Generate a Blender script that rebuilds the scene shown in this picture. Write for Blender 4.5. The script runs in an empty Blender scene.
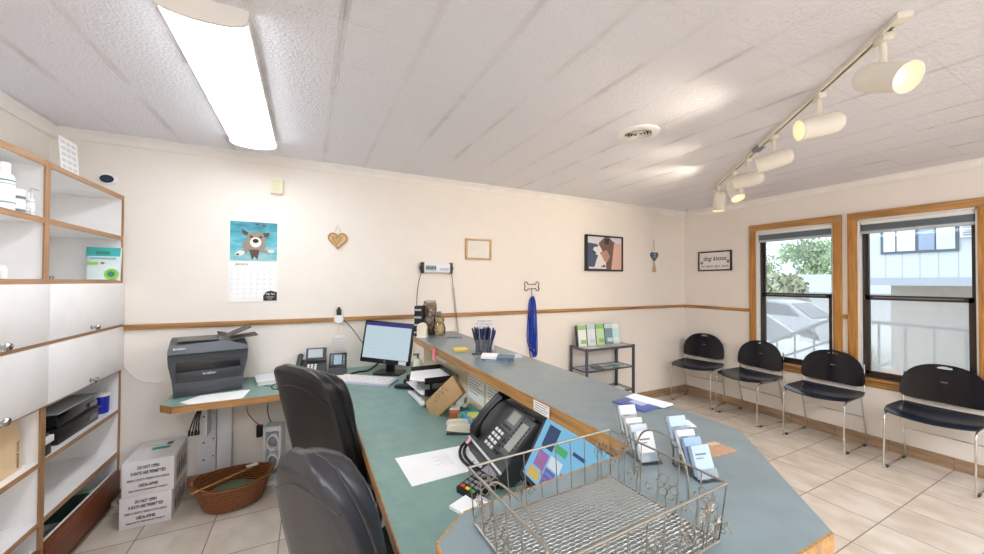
import bpy, bmesh, math, random
from mathutils import Vector, Matrix, Euler
random.seed(7)
R = math.radians
S = bpy.context.scene
COL = S.collection

# ------------------------------------------------------------------ materials
def lin(c):
    out = []
    for v in c[:3]:
        v = v / 255.0
        out.append(v / 12.92 if v <= 0.04045 else ((v + 0.055) / 1.055) ** 2.4)
    return (out[0], out[1], out[2], 1.0)

MATS = {}
def mat(name, rgb, rough=0.5, metal=0.0, bump=0.0, bscale=60.0, vary=0.0, vscale=8.0, spec=0.5, stretch=None, coat=0.0):
    if name in MATS: return MATS[name]
    m = bpy.data.materials.new(name); m.use_nodes = True
    nt = m.node_tree; N = nt.nodes; L = nt.links
    b = N['Principled BSDF']
    b.inputs['Base Color'].default_value = lin(rgb)
    b.inputs['Roughness'].default_value = rough
    b.inputs['Metallic'].default_value = metal
    b.inputs['Specular IOR Level'].default_value = spec
    if coat: b.inputs['Coat Weight'].default_value = coat
    tc = N.new('ShaderNodeTexCoord'); mp = N.new('ShaderNodeMapping')
    L.new(tc.outputs['Object'], mp.inputs['Vector'])
    if stretch: mp.inputs['Scale'].default_value = stretch
    n = N.new('ShaderNodeTexNoise'); n.inputs['Scale'].default_value = vscale; n.inputs['Detail'].default_value = 5
    L.new(mp.outputs['Vector'], n.inputs['Vector'])
    v = vary if vary else 0.03
    rp = N.new('ShaderNodeValToRGB'); rp.color_ramp.elements[0].position = 0.3; rp.color_ramp.elements[1].position = 0.7
    c = lin(rgb)
    rp.color_ramp.elements[0].color = tuple(max(0, x * (1 - v)) for x in c[:3]) + (1,)
    rp.color_ramp.elements[1].color = tuple(min(1, x * (1 + v)) for x in c[:3]) + (1,)
    L.new(n.outputs['Fac'], rp.inputs['Fac']); L.new(rp.outputs['Color'], b.inputs['Base Color'])
    if bump:
        n2 = N.new('ShaderNodeTexNoise'); n2.inputs['Scale'].default_value = bscale; n2.inputs['Detail'].default_value = 3
        L.new(tc.outputs['Object'], n2.inputs['Vector'])
        bp = N.new('ShaderNodeBump'); bp.inputs['Strength'].default_value = bump; bp.inputs['Distance'].default_value = 0.004
        L.new(n2.outputs['Fac'], bp.inputs['Height']); L.new(bp.outputs['Normal'], b.inputs['Normal'])
    MATS[name] = m
    return m

def wood(name, rgb, axis='x', rough=0.4, dark=0.45):
    if name in MATS: return MATS[name]
    m = bpy.data.materials.new(name); m.use_nodes = True
    nt = m.node_tree; N = nt.nodes; L = nt.links; b = N['Principled BSDF']
    b.inputs['Roughness'].default_value = rough
    tc = N.new('ShaderNodeTexCoord'); mp = N.new('ShaderNodeMapping')
    sc = {'x': (1.5, 30, 30), 'y': (30, 1.5, 30), 'z': (30, 30, 1.5)}[axis]
    mp.inputs['Scale'].default_value = sc
    L.new(tc.outputs['Object'], mp.inputs['Vector'])
    n = N.new('ShaderNodeTexNoise'); n.inputs['Scale'].default_value = 2.2; n.inputs['Detail'].default_value = 8; n.inputs['Distortion'].default_value = 0.6
    L.new(mp.outputs['Vector'], n.inputs['Vector'])
    rp = N.new('ShaderNodeValToRGB'); e = rp.color_ramp.elements
    c = lin(rgb); e[0].position = 0.32; e[1].position = 0.68
    e[0].color = tuple(x * (1 - dark) for x in c[:3]) + (1,); e[1].color = tuple(min(1, x * 1.15) for x in c[:3]) + (1,)
    L.new(n.outputs['Fac'], rp.inputs['Fac']); L.new(rp.outputs['Color'], b.inputs['Base Color'])
    MATS[name] = m
    return m

def emis(name, rgb, strength):
    if name in MATS: return MATS[name]
    m = bpy.data.materials.new(name); m.use_nodes = True
    N = m.node_tree.nodes; L = m.node_tree.links
    N.remove(N['Principled BSDF']); e = N.new('ShaderNodeEmission')
    e.inputs['Color'].default_value = lin(rgb); e.inputs['Strength'].default_value = strength
    L.new(e.outputs[0], N['Material Output'].inputs[0]); MATS[name] = m
    return m

def clear(name, tint=(245, 250, 250), gloss=0.12, rough=0.03, haze=0.0, hazecol=(230, 230, 230), through=0.5):
    """thin clear sheet: transparent + a little gloss (+ a haze share for insect screen or frosted plastic)"""
    if name in MATS: return MATS[name]
    m = bpy.data.materials.new(name); m.use_nodes = True
    N = m.node_tree.nodes; L = m.node_tree.links
    N.remove(N['Principled BSDF'])
    t = N.new('ShaderNodeBsdfTransparent'); t.inputs[0].default_value = lin(tint)
    g = N.new('ShaderNodeBsdfGlossy'); g.inputs['Roughness'].default_value = rough
    fr = N.new('ShaderNodeFresnel'); fr.inputs['IOR'].default_value = 1.45
    mx = N.new('ShaderNodeMixShader')
    mul = N.new('ShaderNodeMath'); mul.operation = 'MULTIPLY'; mul.inputs[1].default_value = gloss / 0.12
    mul.use_clamp = True
    L.new(fr.outputs[0], mul.inputs[0]); L.new(mul.outputs[0], mx.inputs[0])
    L.new(t.outputs[0], mx.inputs[1]); L.new(g.outputs[0], mx.inputs[2])
    out = mx
    if haze:
        d = N.new('ShaderNodeBsdfDiffuse'); d.inputs[0].default_value = lin(hazecol)
        tr = N.new('ShaderNodeBsdfTranslucent'); tr.inputs[0].default_value = lin(hazecol)
        m2 = N.new('ShaderNodeMixShader'); m2.inputs[0].default_value = through
        L.new(d.outputs[0], m2.inputs[1]); L.new(tr.outputs[0], m2.inputs[2])
        m3 = N.new('ShaderNodeMixShader'); m3.inputs[0].default_value = haze
        L.new(mx.outputs[0], m3.inputs[1]); L.new(m2.outputs[0], m3.inputs[2]); out = m3
    L.new(out.outputs[0], N['Material Output'].inputs[0]); MATS[name] = m
    return m

def mathn(N, L, op, a, b=None, clamp=False):
    n = N.new('ShaderNodeMath'); n.operation = op; n.use_clamp = clamp
    for i, v in enumerate((a, b)):
        if v is None: continue
        if isinstance(v, (int, float)): n.inputs[i].default_value = v
        else: L.new(v, n.inputs[i])
    return n.outputs[0]

def tile_material(name, base, base2, grout, px, py, ox, oy, gw, rough, streak):
    m = bpy.data.materials.new(name); m.use_nodes = True
    N = m.node_tree.nodes; L = m.node_tree.links; b = N['Principled BSDF']
    tc = N.new('ShaderNodeTexCoord'); sp = N.new('ShaderNodeSeparateXYZ'); L.new(tc.outputs['Object'], sp.inputs[0])
    def cell(o, off, per):
        u = mathn(N, L, 'DIVIDE', mathn(N, L, 'SUBTRACT', o, off), per)
        f = mathn(N, L, 'FRACT', u); fl = mathn(N, L, 'FLOOR', u)
        d = mathn(N, L, 'MULTIPLY', mathn(N, L, 'MINIMUM', f, mathn(N, L, 'SUBTRACT', 1.0, f)), per)
        return fl, d
    fx, dx = cell(sp.outputs['X'], ox, px); fy, dy = cell(sp.outputs['Y'], oy, py)
    d = mathn(N, L, 'MINIMUM', dx, dy)
    g = mathn(N, L, 'LESS_THAN', d, gw)
    cb = N.new('ShaderNodeCombineXYZ'); L.new(fx, cb.inputs[0]); L.new(fy, cb.inputs[1])
    wn = N.new('ShaderNodeTexWhiteNoise'); wn.noise_dimensions = '3D'; L.new(cb.outputs[0], wn.inputs['Vector'])
    mp = N.new('ShaderNodeMapping'); mp.inputs['Scale'].default_value = streak; L.new(tc.outputs['Object'], mp.inputs['Vector'])
    ad = N.new('ShaderNodeVectorMath'); ad.operation = 'ADD'; L.new(mp.outputs[0], ad.inputs[0])
    sc = N.new('ShaderNodeVectorMath'); sc.operation = 'SCALE'; sc.inputs['Scale'].default_value = 7.0
    L.new(wn.outputs['Color'], sc.inputs[0]); L.new(sc.outputs[0], ad.inputs[1])
    n = N.new('ShaderNodeTexNoise'); n.inputs['Scale'].default_value = 3.0; n.inputs['Detail'].default_value = 7
    L.new(ad.outputs[0], n.inputs['Vector'])
    rp = N.new('ShaderNodeValToRGB'); rp.color_ramp.elements[0].position = 0.35; rp.color_ramp.elements[1].position = 0.65
    rp.color_ramp.elements[0].color = lin(base2); rp.color_ramp.elements[1].color = lin(base)
    L.new(n.outputs['Fac'], rp.inputs['Fac'])
    mx = N.new('ShaderNodeMix'); mx.data_type = 'RGBA'
    L.new(g, mx.inputs[0]); L.new(rp.outputs['Color'], mx.inputs[6]); mx.inputs[7].default_value = lin(grout)
    L.new(mx.outputs[2], b.inputs['Base Color'])
    rr = mathn(N, L, 'ADD', mathn(N, L, 'MULTIPLY', g, 0.5), rough, True); L.new(rr, b.inputs['Roughness'])
    bp = N.new('ShaderNodeBump'); bp.inputs['Strength'].default_value = 0.5; bp.inputs['Distance'].default_value = 0.002
    h = mathn(N, L, 'ADD', mathn(N, L, 'SUBTRACT', 1.0, g), mathn(N, L, 'MULTIPLY', n.outputs['Fac'], 0.15))
    L.new(h, bp.inputs['Height']); L.new(bp.outputs['Normal'], b.inputs['Normal'])
    return m

def ceiling_material():
    """12 inch pressed tiles: combed bands along the joints that run to the rear wall, stippled fields, thin cross joints"""
    m = bpy.data.materials.new('ceiling_tile'); m.use_nodes = True
    N = m.node_tree.nodes; L = m.node_tree.links; b = N['Principled BSDF']; b.inputs['Roughness'].default_value = 0.85
    tc = N.new('ShaderNodeTexCoord'); sp = N.new('ShaderNodeSeparateXYZ'); L.new(tc.outputs['Object'], sp.inputs[0])
    P = 0.2945
    def cell(o, off):
        u = mathn(N, L, 'DIVIDE', mathn(N, L, 'SUBTRACT', o, off), P)
        f = mathn(N, L, 'FRACT', u)
        return u, mathn(N, L, 'MULTIPLY', mathn(N, L, 'MINIMUM', f, mathn(N, L, 'SUBTRACT', 1.0, f)), P)
    ux, dx = cell(sp.outputs['X'], 0.99); uy, dy = cell(sp.outputs['Y'], 1.115)
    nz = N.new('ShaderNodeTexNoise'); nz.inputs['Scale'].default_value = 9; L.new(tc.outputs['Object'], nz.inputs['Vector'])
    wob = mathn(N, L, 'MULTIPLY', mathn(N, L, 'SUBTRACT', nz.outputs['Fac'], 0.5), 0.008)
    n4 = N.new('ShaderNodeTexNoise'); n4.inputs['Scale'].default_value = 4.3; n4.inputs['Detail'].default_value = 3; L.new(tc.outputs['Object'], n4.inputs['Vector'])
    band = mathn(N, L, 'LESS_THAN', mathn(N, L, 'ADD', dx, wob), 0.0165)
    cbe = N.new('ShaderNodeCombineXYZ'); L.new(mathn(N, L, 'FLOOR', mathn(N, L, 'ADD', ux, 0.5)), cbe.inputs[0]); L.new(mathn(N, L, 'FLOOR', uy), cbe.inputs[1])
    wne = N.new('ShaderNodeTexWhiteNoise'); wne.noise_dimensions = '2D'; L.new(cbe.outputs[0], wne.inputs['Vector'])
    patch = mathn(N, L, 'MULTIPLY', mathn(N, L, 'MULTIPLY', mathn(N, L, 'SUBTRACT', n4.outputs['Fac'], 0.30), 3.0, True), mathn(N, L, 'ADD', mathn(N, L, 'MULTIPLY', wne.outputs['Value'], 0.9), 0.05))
    joint = mathn(N, L, 'LESS_THAN', mathn(N, L, 'MINIMUM', dx, dy), 0.0013)
    mp = N.new('ShaderNodeMapping'); mp.inputs['Scale'].default_value = (260, 14, 1); L.new(tc.outputs['Object'], mp.inputs['Vector'])
    comb = N.new('ShaderNodeTexNoise'); comb.inputs['Scale'].default_value = 1; comb.inputs['Detail'].default_value = 2; L.new(mp.outputs[0], comb.inputs['Vector'])
    st = N.new('ShaderNodeTexVoronoi'); st.inputs['Scale'].default_value = 85; L.new(tc.outputs['Object'], st.inputs['Vector'])
    n3 = N.new('ShaderNodeTexNoise'); n3.inputs['Scale'].default_value = 45; n3.inputs['Detail'].default_value = 4; L.new(tc.outputs['Object'], n3.inputs['Vector'])
    h1 = mathn(N, L, 'MULTIPLY', mathn(N, L, 'SUBTRACT', comb.outputs['Fac'], 0.9), mathn(N, L, 'MULTIPLY', mathn(N, L, 'MULTIPLY', band, patch), 1.9))
    h2 = mathn(N, L, 'MULTIPLY', mathn(N, L, 'ADD', st.outputs['Distance'], n3.outputs['Fac']), mathn(N, L, 'SUBTRACT', 1.0, mathn(N, L, 'MULTIPLY', band, patch)))
    h = mathn(N, L, 'SUBTRACT', mathn(N, L, 'ADD', h1, mathn(N, L, 'MULTIPLY', h2, 0.45)), mathn(N, L, 'MULTIPLY', joint, 0.5))
    bp = N.new('ShaderNodeBump'); bp.inputs['Strength'].default_value = 1.0; bp.inputs['Distance'].default_value = 0.006
    L.new(h, bp.inputs['Height']); L.new(bp.outputs['Normal'], b.inputs['Normal'])
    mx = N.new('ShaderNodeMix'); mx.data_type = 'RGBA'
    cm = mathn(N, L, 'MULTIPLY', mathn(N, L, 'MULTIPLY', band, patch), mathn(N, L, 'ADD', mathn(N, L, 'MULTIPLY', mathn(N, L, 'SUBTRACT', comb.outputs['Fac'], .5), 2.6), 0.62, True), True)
    L.new(cm, mx.inputs[0]); mx.inputs[6].default_value = lin((231, 230, 236)); mx.inputs[7].default_value = lin((206, 200, 200))  # bands also tinted darker: their relief shading put into the colour
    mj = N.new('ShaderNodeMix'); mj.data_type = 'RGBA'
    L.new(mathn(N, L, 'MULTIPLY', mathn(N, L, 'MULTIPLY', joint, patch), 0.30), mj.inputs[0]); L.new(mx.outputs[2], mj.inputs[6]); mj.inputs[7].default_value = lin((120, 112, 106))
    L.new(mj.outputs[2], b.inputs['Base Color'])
    return m

# ------------------------------------------------------------------ mesh builder
class MB:
    def __init__(s): s.bm = bmesh.new(); s.T = Matrix()
    def _v(s, p): return s.bm.verts.new(s.T @ Vector(p))
    def face(s, vs, m=0):
        try:
            f = s.bm.faces.new(vs); f.material_index = m; return f
        except ValueError: return None
    def quad(s, pts, m=0): return s.face([s._v(p) for p in pts], m)
    def merge(s, tb, M, m):
        M = s.T @ M; mp = {v: s.bm.verts.new(M @ v.co) for v in tb.verts}
        for f in tb.faces: s.face([mp[v] for v in f.verts], m)
        tb.free()
    def box(s, x0, x1, y0, y1, z0, z1, m=0, b=0.0, M=None, seg=2):
        tb = bmesh.new(); bmesh.ops.create_cube(tb, size=1)
        for v in tb.verts: v.co = Vector(((x0 + x1) / 2 + v.co.x * (x1 - x0), (y0 + y1) / 2 + v.co.y * (y1 - y0), (z0 + z1) / 2 + v.co.z * (z1 - z0)))
        if b: bmesh.ops.bevel(tb, geom=list(tb.edges), offset=b, segments=seg, affect='EDGES', profile=0.5)
        s.merge(tb, M or Matrix(), m); return s
    def loft(s, rings, m=0, cap=True, closed=True):
        rr = [[s._v(p) for p in r] for r in rings]
        for a, b in zip(rr, rr[1:]):
            n = len(a)
            for i in range(n if closed else n - 1):
                j = (i + 1) % n; s.face([a[i], a[j], b[j], b[i]], m)
        if cap: s.face(rr[0][::-1], m); s.face(rr[-1], m)
        return s
    def cyl(s, p0, p1, r0, r1=None, n=16, m=0, cap=True):
        p0, p1 = Vector(p0), Vector(p1); r1 = r0 if r1 is None else r1
        q = (p1 - p0).to_track_quat('Z', 'Y')
        def ring(c, r): return [c + q @ Vector((r * math.cos(2 * math.pi * i / n), r * math.sin(2 * math.pi * i / n), 0)) for i in range(n)]
        return s.loft([ring(p0, r0), ring(p1, r1)], m, cap)
    def tube(s, pts, r, n=8, m=0, closed=False, flat=None):
        P = [Vector(p) for p in pts]; k = len(P); rings = []; up = None
        for i in range(k):
            a = P[(i - 1) % k] if (closed or i > 0) else P[i]; b = P[(i + 1) % k] if (closed or i < k - 1) else P[i]
            t = (b - a); t = t.normalized() if t.length > 1e-9 else Vector((0, 0, 1))
            if up is None:
                up = Vector((0, 0, 1)) if abs(t.z) < 0.9 else Vector((1, 0, 0))
            up = (up - t * up.dot(t)); up = up.normalized() if up.length > 1e-6 else t.orthogonal().normalized()
            w = t.cross(up); rx, ry = (r, r) if flat is None else (r, flat)
            rings.append([P[i] + w * (rx * math.cos(2 * math.pi * j / n)) + up * (ry * math.sin(2 * math.pi * j / n)) for j in range(n)])
        if closed: rings.append(rings[0]); return s._loopclose(rings, m)
        return s.loft(rings, m)
    def _loopclose(s, rings, m):
        rr = [[s._v(p) for p in r] for r in rings[:-1]]; k = len(rr); n = len(rr[0])
        for i in range(k):
            a, b = rr[i], rr[(i + 1) % k]
            for j in range(n): s.face([a[j], a[(j + 1) % n], b[(j + 1) % n], b[j]], m)
        return s
    def lathe(s, prof, n=24, m=0, c=(0, 0, 0), sx=1.0, sy=1.0, cap=True):
        rings = [[(c[0] + r * sx * math.cos(2 * math.pi * i / n), c[1] + r * sy * math.sin(2 * math.pi * i / n), c[2] + z) for i in range(n)] for r, z in prof]
        return s.loft(rings, m, cap)
    def prism(s, poly, z0, z1, m=0, ms=None):
        a = [s._v((x, y, z0)) for x, y in poly]; b = [s._v((x, y, z1)) for x, y in poly]; n = len(poly)
        s.face(a[::-1], m); s.face(b, m)
        for i in range(n): s.face([a[i], a[(i + 1) % n], b[(i + 1) % n], b[i]], m if ms is None else ms)
        return s
    def wallpoly(s, poly, y0, y1, m=0):
        """polygon in (x, z) extruded along y"""
        a = [s._v((x, y0, z)) for x, z in poly]; b = [s._v((x, y1, z)) for x, z in poly]; n = len(poly)
        s.face(a, m); s.face(b[::-1], m)
        for i in range(n): s.face([a[(i + 1) % n], a[i], b[i], b[(i + 1) % n]], m)
        return s
    def sphere(s, c, r, m=0, nu=16, nv=10):
        if isinstance(r, (int, float)): r = (r, r, r)
        rings = []
        for k in range(nv + 1):
            t = math.pi * (0.02 + 0.96 * k / nv)
            rings.append([(c[0] + r[0] * math.sin(t) * math.cos(2 * math.pi * i / nu), c[1] + r[1] * math.sin(t) * math.sin(2 * math.pi * i / nu), c[2] - r[2] * math.cos(t)) for i in range(nu)])
        return s.loft(rings, m)
    def shell(s, P, th, wrap=False, m=0):
        I, J = len(P), len(P[0]); P = [[Vector(p) for p in r] for r in P]; Q = []
        for i in range(I):
            row = []
            for j in range(J):
                a = P[min(i + 1, I - 1)][j] - P[max(i - 1, 0)][j]
                b = (P[i][(j + 1) % J] - P[i][(j - 1) % J]) if wrap else (P[i][min(j + 1, J - 1)] - P[i][max(j - 1, 0)])
                nn = a.cross(b); row.append(P[i][j] - (nn.normalized() if nn.length > 1e-12 else Vector((0, 0, 1))) * th)
            Q.append(row)
        A = [[s._v(p) for p in r] for r in P]; B = [[s._v(p) for p in r] for r in Q]
        jj = J if wrap else J - 1
        for i in range(I - 1):
            for j in range(jj):
                k = (j + 1) % J
                s.face([A[i][j], A[i + 1][j], A[i + 1][k], A[i][k]], m); s.face([B[i][k], B[i + 1][k], B[i + 1][j], B[i][j]], m)
        for j in range(jj):
            k = (j + 1) % J
            s.face([A[0][k], B[0][k], B[0][j], A[0][j]], m); s.face([A[-1][j], B[-1][j], B[-1][k], A[-1][k]], m)
        if not wrap:
            for i in range(I - 1):
                s.face([A[i][0], B[i][0], B[i + 1][0], A[i + 1][0]], m); s.face([A[i + 1][-1], B[i + 1][-1], B[i][-1], A[i][-1]], m)
        return s
    def build(s, name, mats, parent=None, loc=None, rz=None, rot=None, smooth=True, ang=35, kind=None):
        bmesh.ops.recalc_face_normals(s.bm, faces=list(s.bm.faces))
        me = bpy.data.meshes.new(name); s.bm.to_mesh(me); s.bm.free()
        for m in (mats if isinstance(mats, (list, tuple)) else [mats]): me.materials.append(m)
        if smooth and len(me.polygons):
            me.polygons.foreach_set('use_smooth', [True] * len(me.polygons)); me.set_sharp_from_angle(angle=R(ang))
        o = bpy.data.objects.new(name, me); COL.objects.link(o)
        if parent: o.parent = parent
        if loc: o.location = loc
        if rz is not None: o.rotation_euler = (0, 0, rz)
        if rot is not None: o.rotation_euler = rot
        if kind: o['kind'] = kind
        return o

def tag(o, label, cat, group=None, kind=None):
    o['label'] = label; o['category'] = cat
    if group: o['group'] = group
    if kind: o['kind'] = kind
    return o
def thing(name, label, cat, loc=(0, 0, 0), rz=0.0, group=None, rot=None):
    o = bpy.data.objects.new(name, None); COL.objects.link(o); o.location = loc
    o.rotation_euler = rot if rot is not None else (0, 0, rz)
    o.empty_display_size = 0.05
    return tag(o, label, cat, group)
def copy_tree(o, parent=None):
    c = o.copy(); COL.objects.link(c)
    if parent: c.parent = parent
    for ch in list(o.children): copy_tree(ch, c)
    return c
def struct(mb, name, mats, **k):
    return mb.build(name, mats, kind='structure', **k)
def text(s, size, material, parent, loc, rot=(0, 0, 0), name='lettering', align='CENTER', sx=1.0, ext=0.0003, shear=0.0, width=None, bold=0.0):
    cu = bpy.data.curves.new('t', 'FONT'); cu.body = s; cu.size = size; cu.align_x = align; cu.align_y = 'CENTER'; cu.extrude = ext; cu.shear = shear; cu.resolution_u = 3; cu.offset = bold
    t = bpy.data.objects.new('t', cu); COL.objects.link(t); bpy.context.view_layer.update()
    dg = bpy.context.evaluated_depsgraph_get(); me = bpy.data.meshes.new_from_object(t.evaluated_get(dg))
    bpy.data.objects.remove(t); bpy.data.curves.remove(cu)
    if width:
        xs = [v.co.x for v in me.vertices]; sx = width / max(1e-6, max(xs) - min(xs))
    me.materials.clear(); me.materials.append(material); me.name = name
    o = bpy.data.objects.new(name, me); COL.objects.link(o); o.parent = parent; o.location = loc; o.rotation_euler = rot; o.scale = (sx, 1, 1)
    return o
FRONT = (R(90), 0, 0)      # text standing upright, read from -y

def catmull(pts, n=8):
    P = [Vector(p) for p in pts]; out = []
    for i in range(len(P) - 1):
        a = P[max(i - 1, 0)]; b = P[i]; c = P[i + 1]; d = P[min(i + 2, len(P) - 1)]
        for k in range(n):
            t = k / n
            out.append(0.5 * ((2 * b) + (c - a) * t + (2 * a - 5 * b + 4 * c - d) * t * t + (3 * b - a - 3 * c + d) * t ** 3))
    out.append(P[-1]); return out
def rrect(w, h, r, n=5, cx=0, cy=0):
    out = []
    for sx, sy, a0 in ((1, 1, 0), (-1, 1, 90), (-1, -1, 180), (1, -1, 270)):
        for k in range(n + 1):
            a = R(a0 + 90 * k / n); out.append((cx + sx * (w / 2 - r) + r * math.cos(a), cy + sy * (h / 2 - r) + r * math.sin(a)))
    return out
def ell(cx, cy, rx, ry, n=16, a=0):
    out = []
    for k in range(n):
        t = 2 * math.pi * k / n; x, y = rx * math.cos(t), ry * math.sin(t)
        out.append((cx + x * math.cos(a) - y * math.sin(a), cy + x * math.sin(a) + y * math.cos(a)))
    return out

# ------------------------------------------------------------------ palette
M_wall = mat('wall_paint', (240, 233, 225), 0.8, bump=0.05, bscale=300, vary=0.01)
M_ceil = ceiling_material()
M_floor = tile_material('floor_tile', (221, 211, 199), (202, 188, 171), (134, 120, 106), 0.3585, 0.3585, -0.845, 0.94, 0.0030, 0.20, (2.2, 1.4, 1))
M_baset = tile_material('baseboard_tile', (180, 152, 124), (148, 118, 92), (126, 106, 88), 0.3585, 0.3585, -0.845, 0.94, 0.002, 0.35, (1.5, 1.5, 8))
M_crown = mat('crown_white', (240, 236, 232), 0.5)
M_oakx = wood('oak_x', (180, 132, 80), 'x'); M_oaky = wood('oak_y', (188, 138, 80), 'y'); M_oakz = wood('oak_z', (194, 138, 68), 'z')
M_tanwood = wood('shelf_edge_wood', (172, 130, 92), 'y', 0.45, 0.25)
M_tanwoodz = wood('shelf_edge_wood_z', (168, 126, 88), 'z', 0.45, 0.25)
M_brownwood = wood('dark_brown_wood', (122, 66, 38), 'y', 0.35, 0.4)
M_melamine = mat('white_melamine', (243, 241, 240), 0.35)
M_white = mat('white_plastic', (240, 240, 238), 0.35); M_paper = mat('white_paper', (248, 248, 247), 0.8)
M_ivory = mat('ivory_plastic', (236, 228, 206), 0.45)
M_teal = mat('teal_laminate', (122, 154, 146), 0.34, vary=0.10, vscale=14)
M_grey = mat('grey_green_laminate', (126, 140, 143), 0.28, vary=0.08, vscale=16)
M_chrome = mat('chrome', (215, 215, 215), 0.15, 1.0); M_steel = mat('brushed_steel_wire', (166, 161, 152), 0.36, 1.0)
M_knob = mat('nickel_knob', (190, 186, 180), 0.2, 1.0)
M_black = mat('black_plastic', (22, 22, 24), 0.35); M_blackgloss = mat('black_gloss_plastic', (14, 14, 20), 0.12)
M_seat = mat('black_seat_plastic_window_tint', (30, 38, 54), 0.20)  # black plastic tinted bluish, the window's reflection put into the seat colour
M_leather = mat('black_leather', (24, 23, 24), 0.36, bump=0.12, bscale=220, vary=0.08)
M_leather2 = mat('worn_grey_leather', (50, 51, 56), 0.27, bump=0.10, bscale=220, vary=0.08)
M_printer = mat('printer_charcoal', (70, 74, 80), 0.45); M_printerd = mat('printer_dark', (30, 32, 36), 0.3)
M_darkgrey = mat('dark_grey_plastic', (58, 62, 66), 0.4); M_midgrey = mat('mid_grey_plastic', (120, 124, 126), 0.4)
M_ink = mat('black_ink', (30, 30, 32), 0.7); M_inkgrey = mat('grey_ink', (120, 120, 124), 0.8); M_inkblue = mat('blue_ink', (52, 62, 150), 0.7)
M_card = mat('brown_cardboard', (196, 160, 116), 0.8, vary=0.06)
M_blue = mat('royal_blue_cord', (38, 76, 190), 0.5); M_bluecup = mat('cobalt_blue_plastic', (34, 46, 170), 0.3)
M_navy = mat('navy_pen', (34, 40, 100), 0.3)
M_track = mat('track_cream_enamel', (232, 226, 212), 0.4)
M_bronze = mat('bronze_aluminium', (66, 56, 50), 0.4, 0.3)
M_glass = clear('window_glass', (244, 248, 248), 0.10)
M_screen = clear('insect_screen', (240, 240, 240), 0.02, 0.4, 0.48, (236, 234, 230), 0.6)
M_acryl = clear('clear_acrylic', (240, 244, 246), 0.22, 0.05, 0.10, (235, 240, 245))
M_jar = clear('jar_glass', (240, 242, 242), 0.25, 0.04, 0.06)
M_wicker = None
def wicker():
    m = bpy.data.materials.new('wicker'); m.use_nodes = True
    N = m.node_tree.nodes; L = m.node_tree.links; b = N['Principled BSDF']; b.inputs['Roughness'].default_value = 0.5
    tc = N.new('ShaderNodeTexCoord'); w = N.new('ShaderNodeTexWave'); w.bands_direction = 'Z'; w.inputs['Scale'].default_value = 24; w.inputs['Distortion'].default_value = 2.5; w.inputs['Detail'].default_value = 2; w.inputs['Detail Scale'].default_value = 4
    L.new(tc.outputs['Object'], w.inputs['Vector'])
    rp = N.new('ShaderNodeValToRGB'); rp.color_ramp.elements[0].color = lin((92, 50, 24)); rp.color_ramp.elements[1].color = lin((176, 110, 60))
    L.new(w.outputs['Fac'], rp.inputs['Fac']); L.new(rp.outputs['Color'], b.inputs['Base Color'])
    bp = N.new('ShaderNodeBump'); bp.inputs['Distance'].default_value = 0.006; L.new(w.outputs['Fac'], bp.inputs['Height']); L.new(bp.outputs['Normal'], b.inputs['Normal'])
    return m
M_wicker = wicker()
def flat(name, rgb): return mat('print_' + name, rgb, 0.6)

# ================================================================== ROOM SHELL
YB, XW, XL, YR, ZC = 3.22, 4.52, -1.42, -2.2, 2.39
b = MB(); b.box(XL - .12, XW + .14, YR - .12, YB + .12, -.06, 0); struct(b, 'floor', M_floor, smooth=False)
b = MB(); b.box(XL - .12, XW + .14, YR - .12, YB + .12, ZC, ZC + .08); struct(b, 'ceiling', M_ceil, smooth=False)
b = MB(); b.box(XL - .12, XW + .14, YB, YB + .12, 0, ZC); struct(b, 'wall_back', M_wall, smooth=False)
b = MB(); b.box(XL - .12, XL, YR, YB, 0, ZC); struct(b, 'wall_left', M_wall, smooth=False)
b = MB(); b.box(XL - .12, XW + .14, YR - .12, YR, 0, ZC); struct(b, 'wall_rear', M_wall, smooth=False)
WIN = [(1.665, 2.345), (0.812, 1.492), (-0.041, 0.639), (-0.894, -0.214), (-1.747, -1.067)]; WZ0, WZ1 = 0.60, 2.035  # last three openings are out of view, added to let in more daylight
b = MB()
b.box(XW, XW + .14, YR, YB, 0, WZ0); b.box(XW, XW + .14, YR, YB, WZ1, ZC)
b.box(XW, XW + .14, WIN[0][1], YB, WZ0, WZ1); b.box(XW, XW + .14, YR, WIN[-1][0], WZ0, WZ1)
for k in range(len(WIN) - 1): b.box(XW, XW + .14, WIN[k + 1][1], WIN[k][0], WZ0, WZ1)
struct(b, 'wall_right', M_wall, smooth=False)
# tile baseboards
b = MB(); b.box(XL, XW, YB - .010, YB, 0, .095); struct(b, 'baseboard_back', M_baset, smooth=False)
b = MB(); b.box(XW - .010, XW, YR, YB - .010, 0, .095); struct(b, 'baseboard_right', M_baset, smooth=False)
# crown moulding
prof = [(0, 0), (0.048, 0), (0.048, -.008), (0.040, -.014), (0.026, -.026), (0.015, -.040), (0.011, -.050), (0.011, -.060), (0, -.060)]
def crown(name, p0, p1, nrm):
    b = MB(); p0, p1, nrm = Vector(p0), Vector(p1), Vector(nrm)
    b.loft([[p + nrm * a + Vector((0, 0, z)) for a, z in prof] for p in (p0, p1)]); return struct(b, name, M_crown)
crown('trim_1', (XL, YB, ZC), (XW, YB, ZC), (0, -1, 0)); crown('trim_2', (XL, YR, ZC), (XL, YB, ZC), (1, 0, 0)); crown('trim_3', (XW, YR, ZC), (XW, YB, ZC), (-1, 0, 0))
# oak chair rail
b = MB(); b.box(-1.075, XW, YB - .018, YB, 1.122, 1.158, b=.004); struct(b, 'trim_4', M_oakx)
b = MB(); b.box(XW - .018, XW, 2.415, YB - .018, 1.122, 1.158, b=.004); struct(b, 'trim_5', M_oaky)
b = MB(); b.box(XW - .018, XW, 1.558, 1.602, 1.122, 1.158, b=.004); struct(b, 'trim_6', M_oaky)

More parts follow.
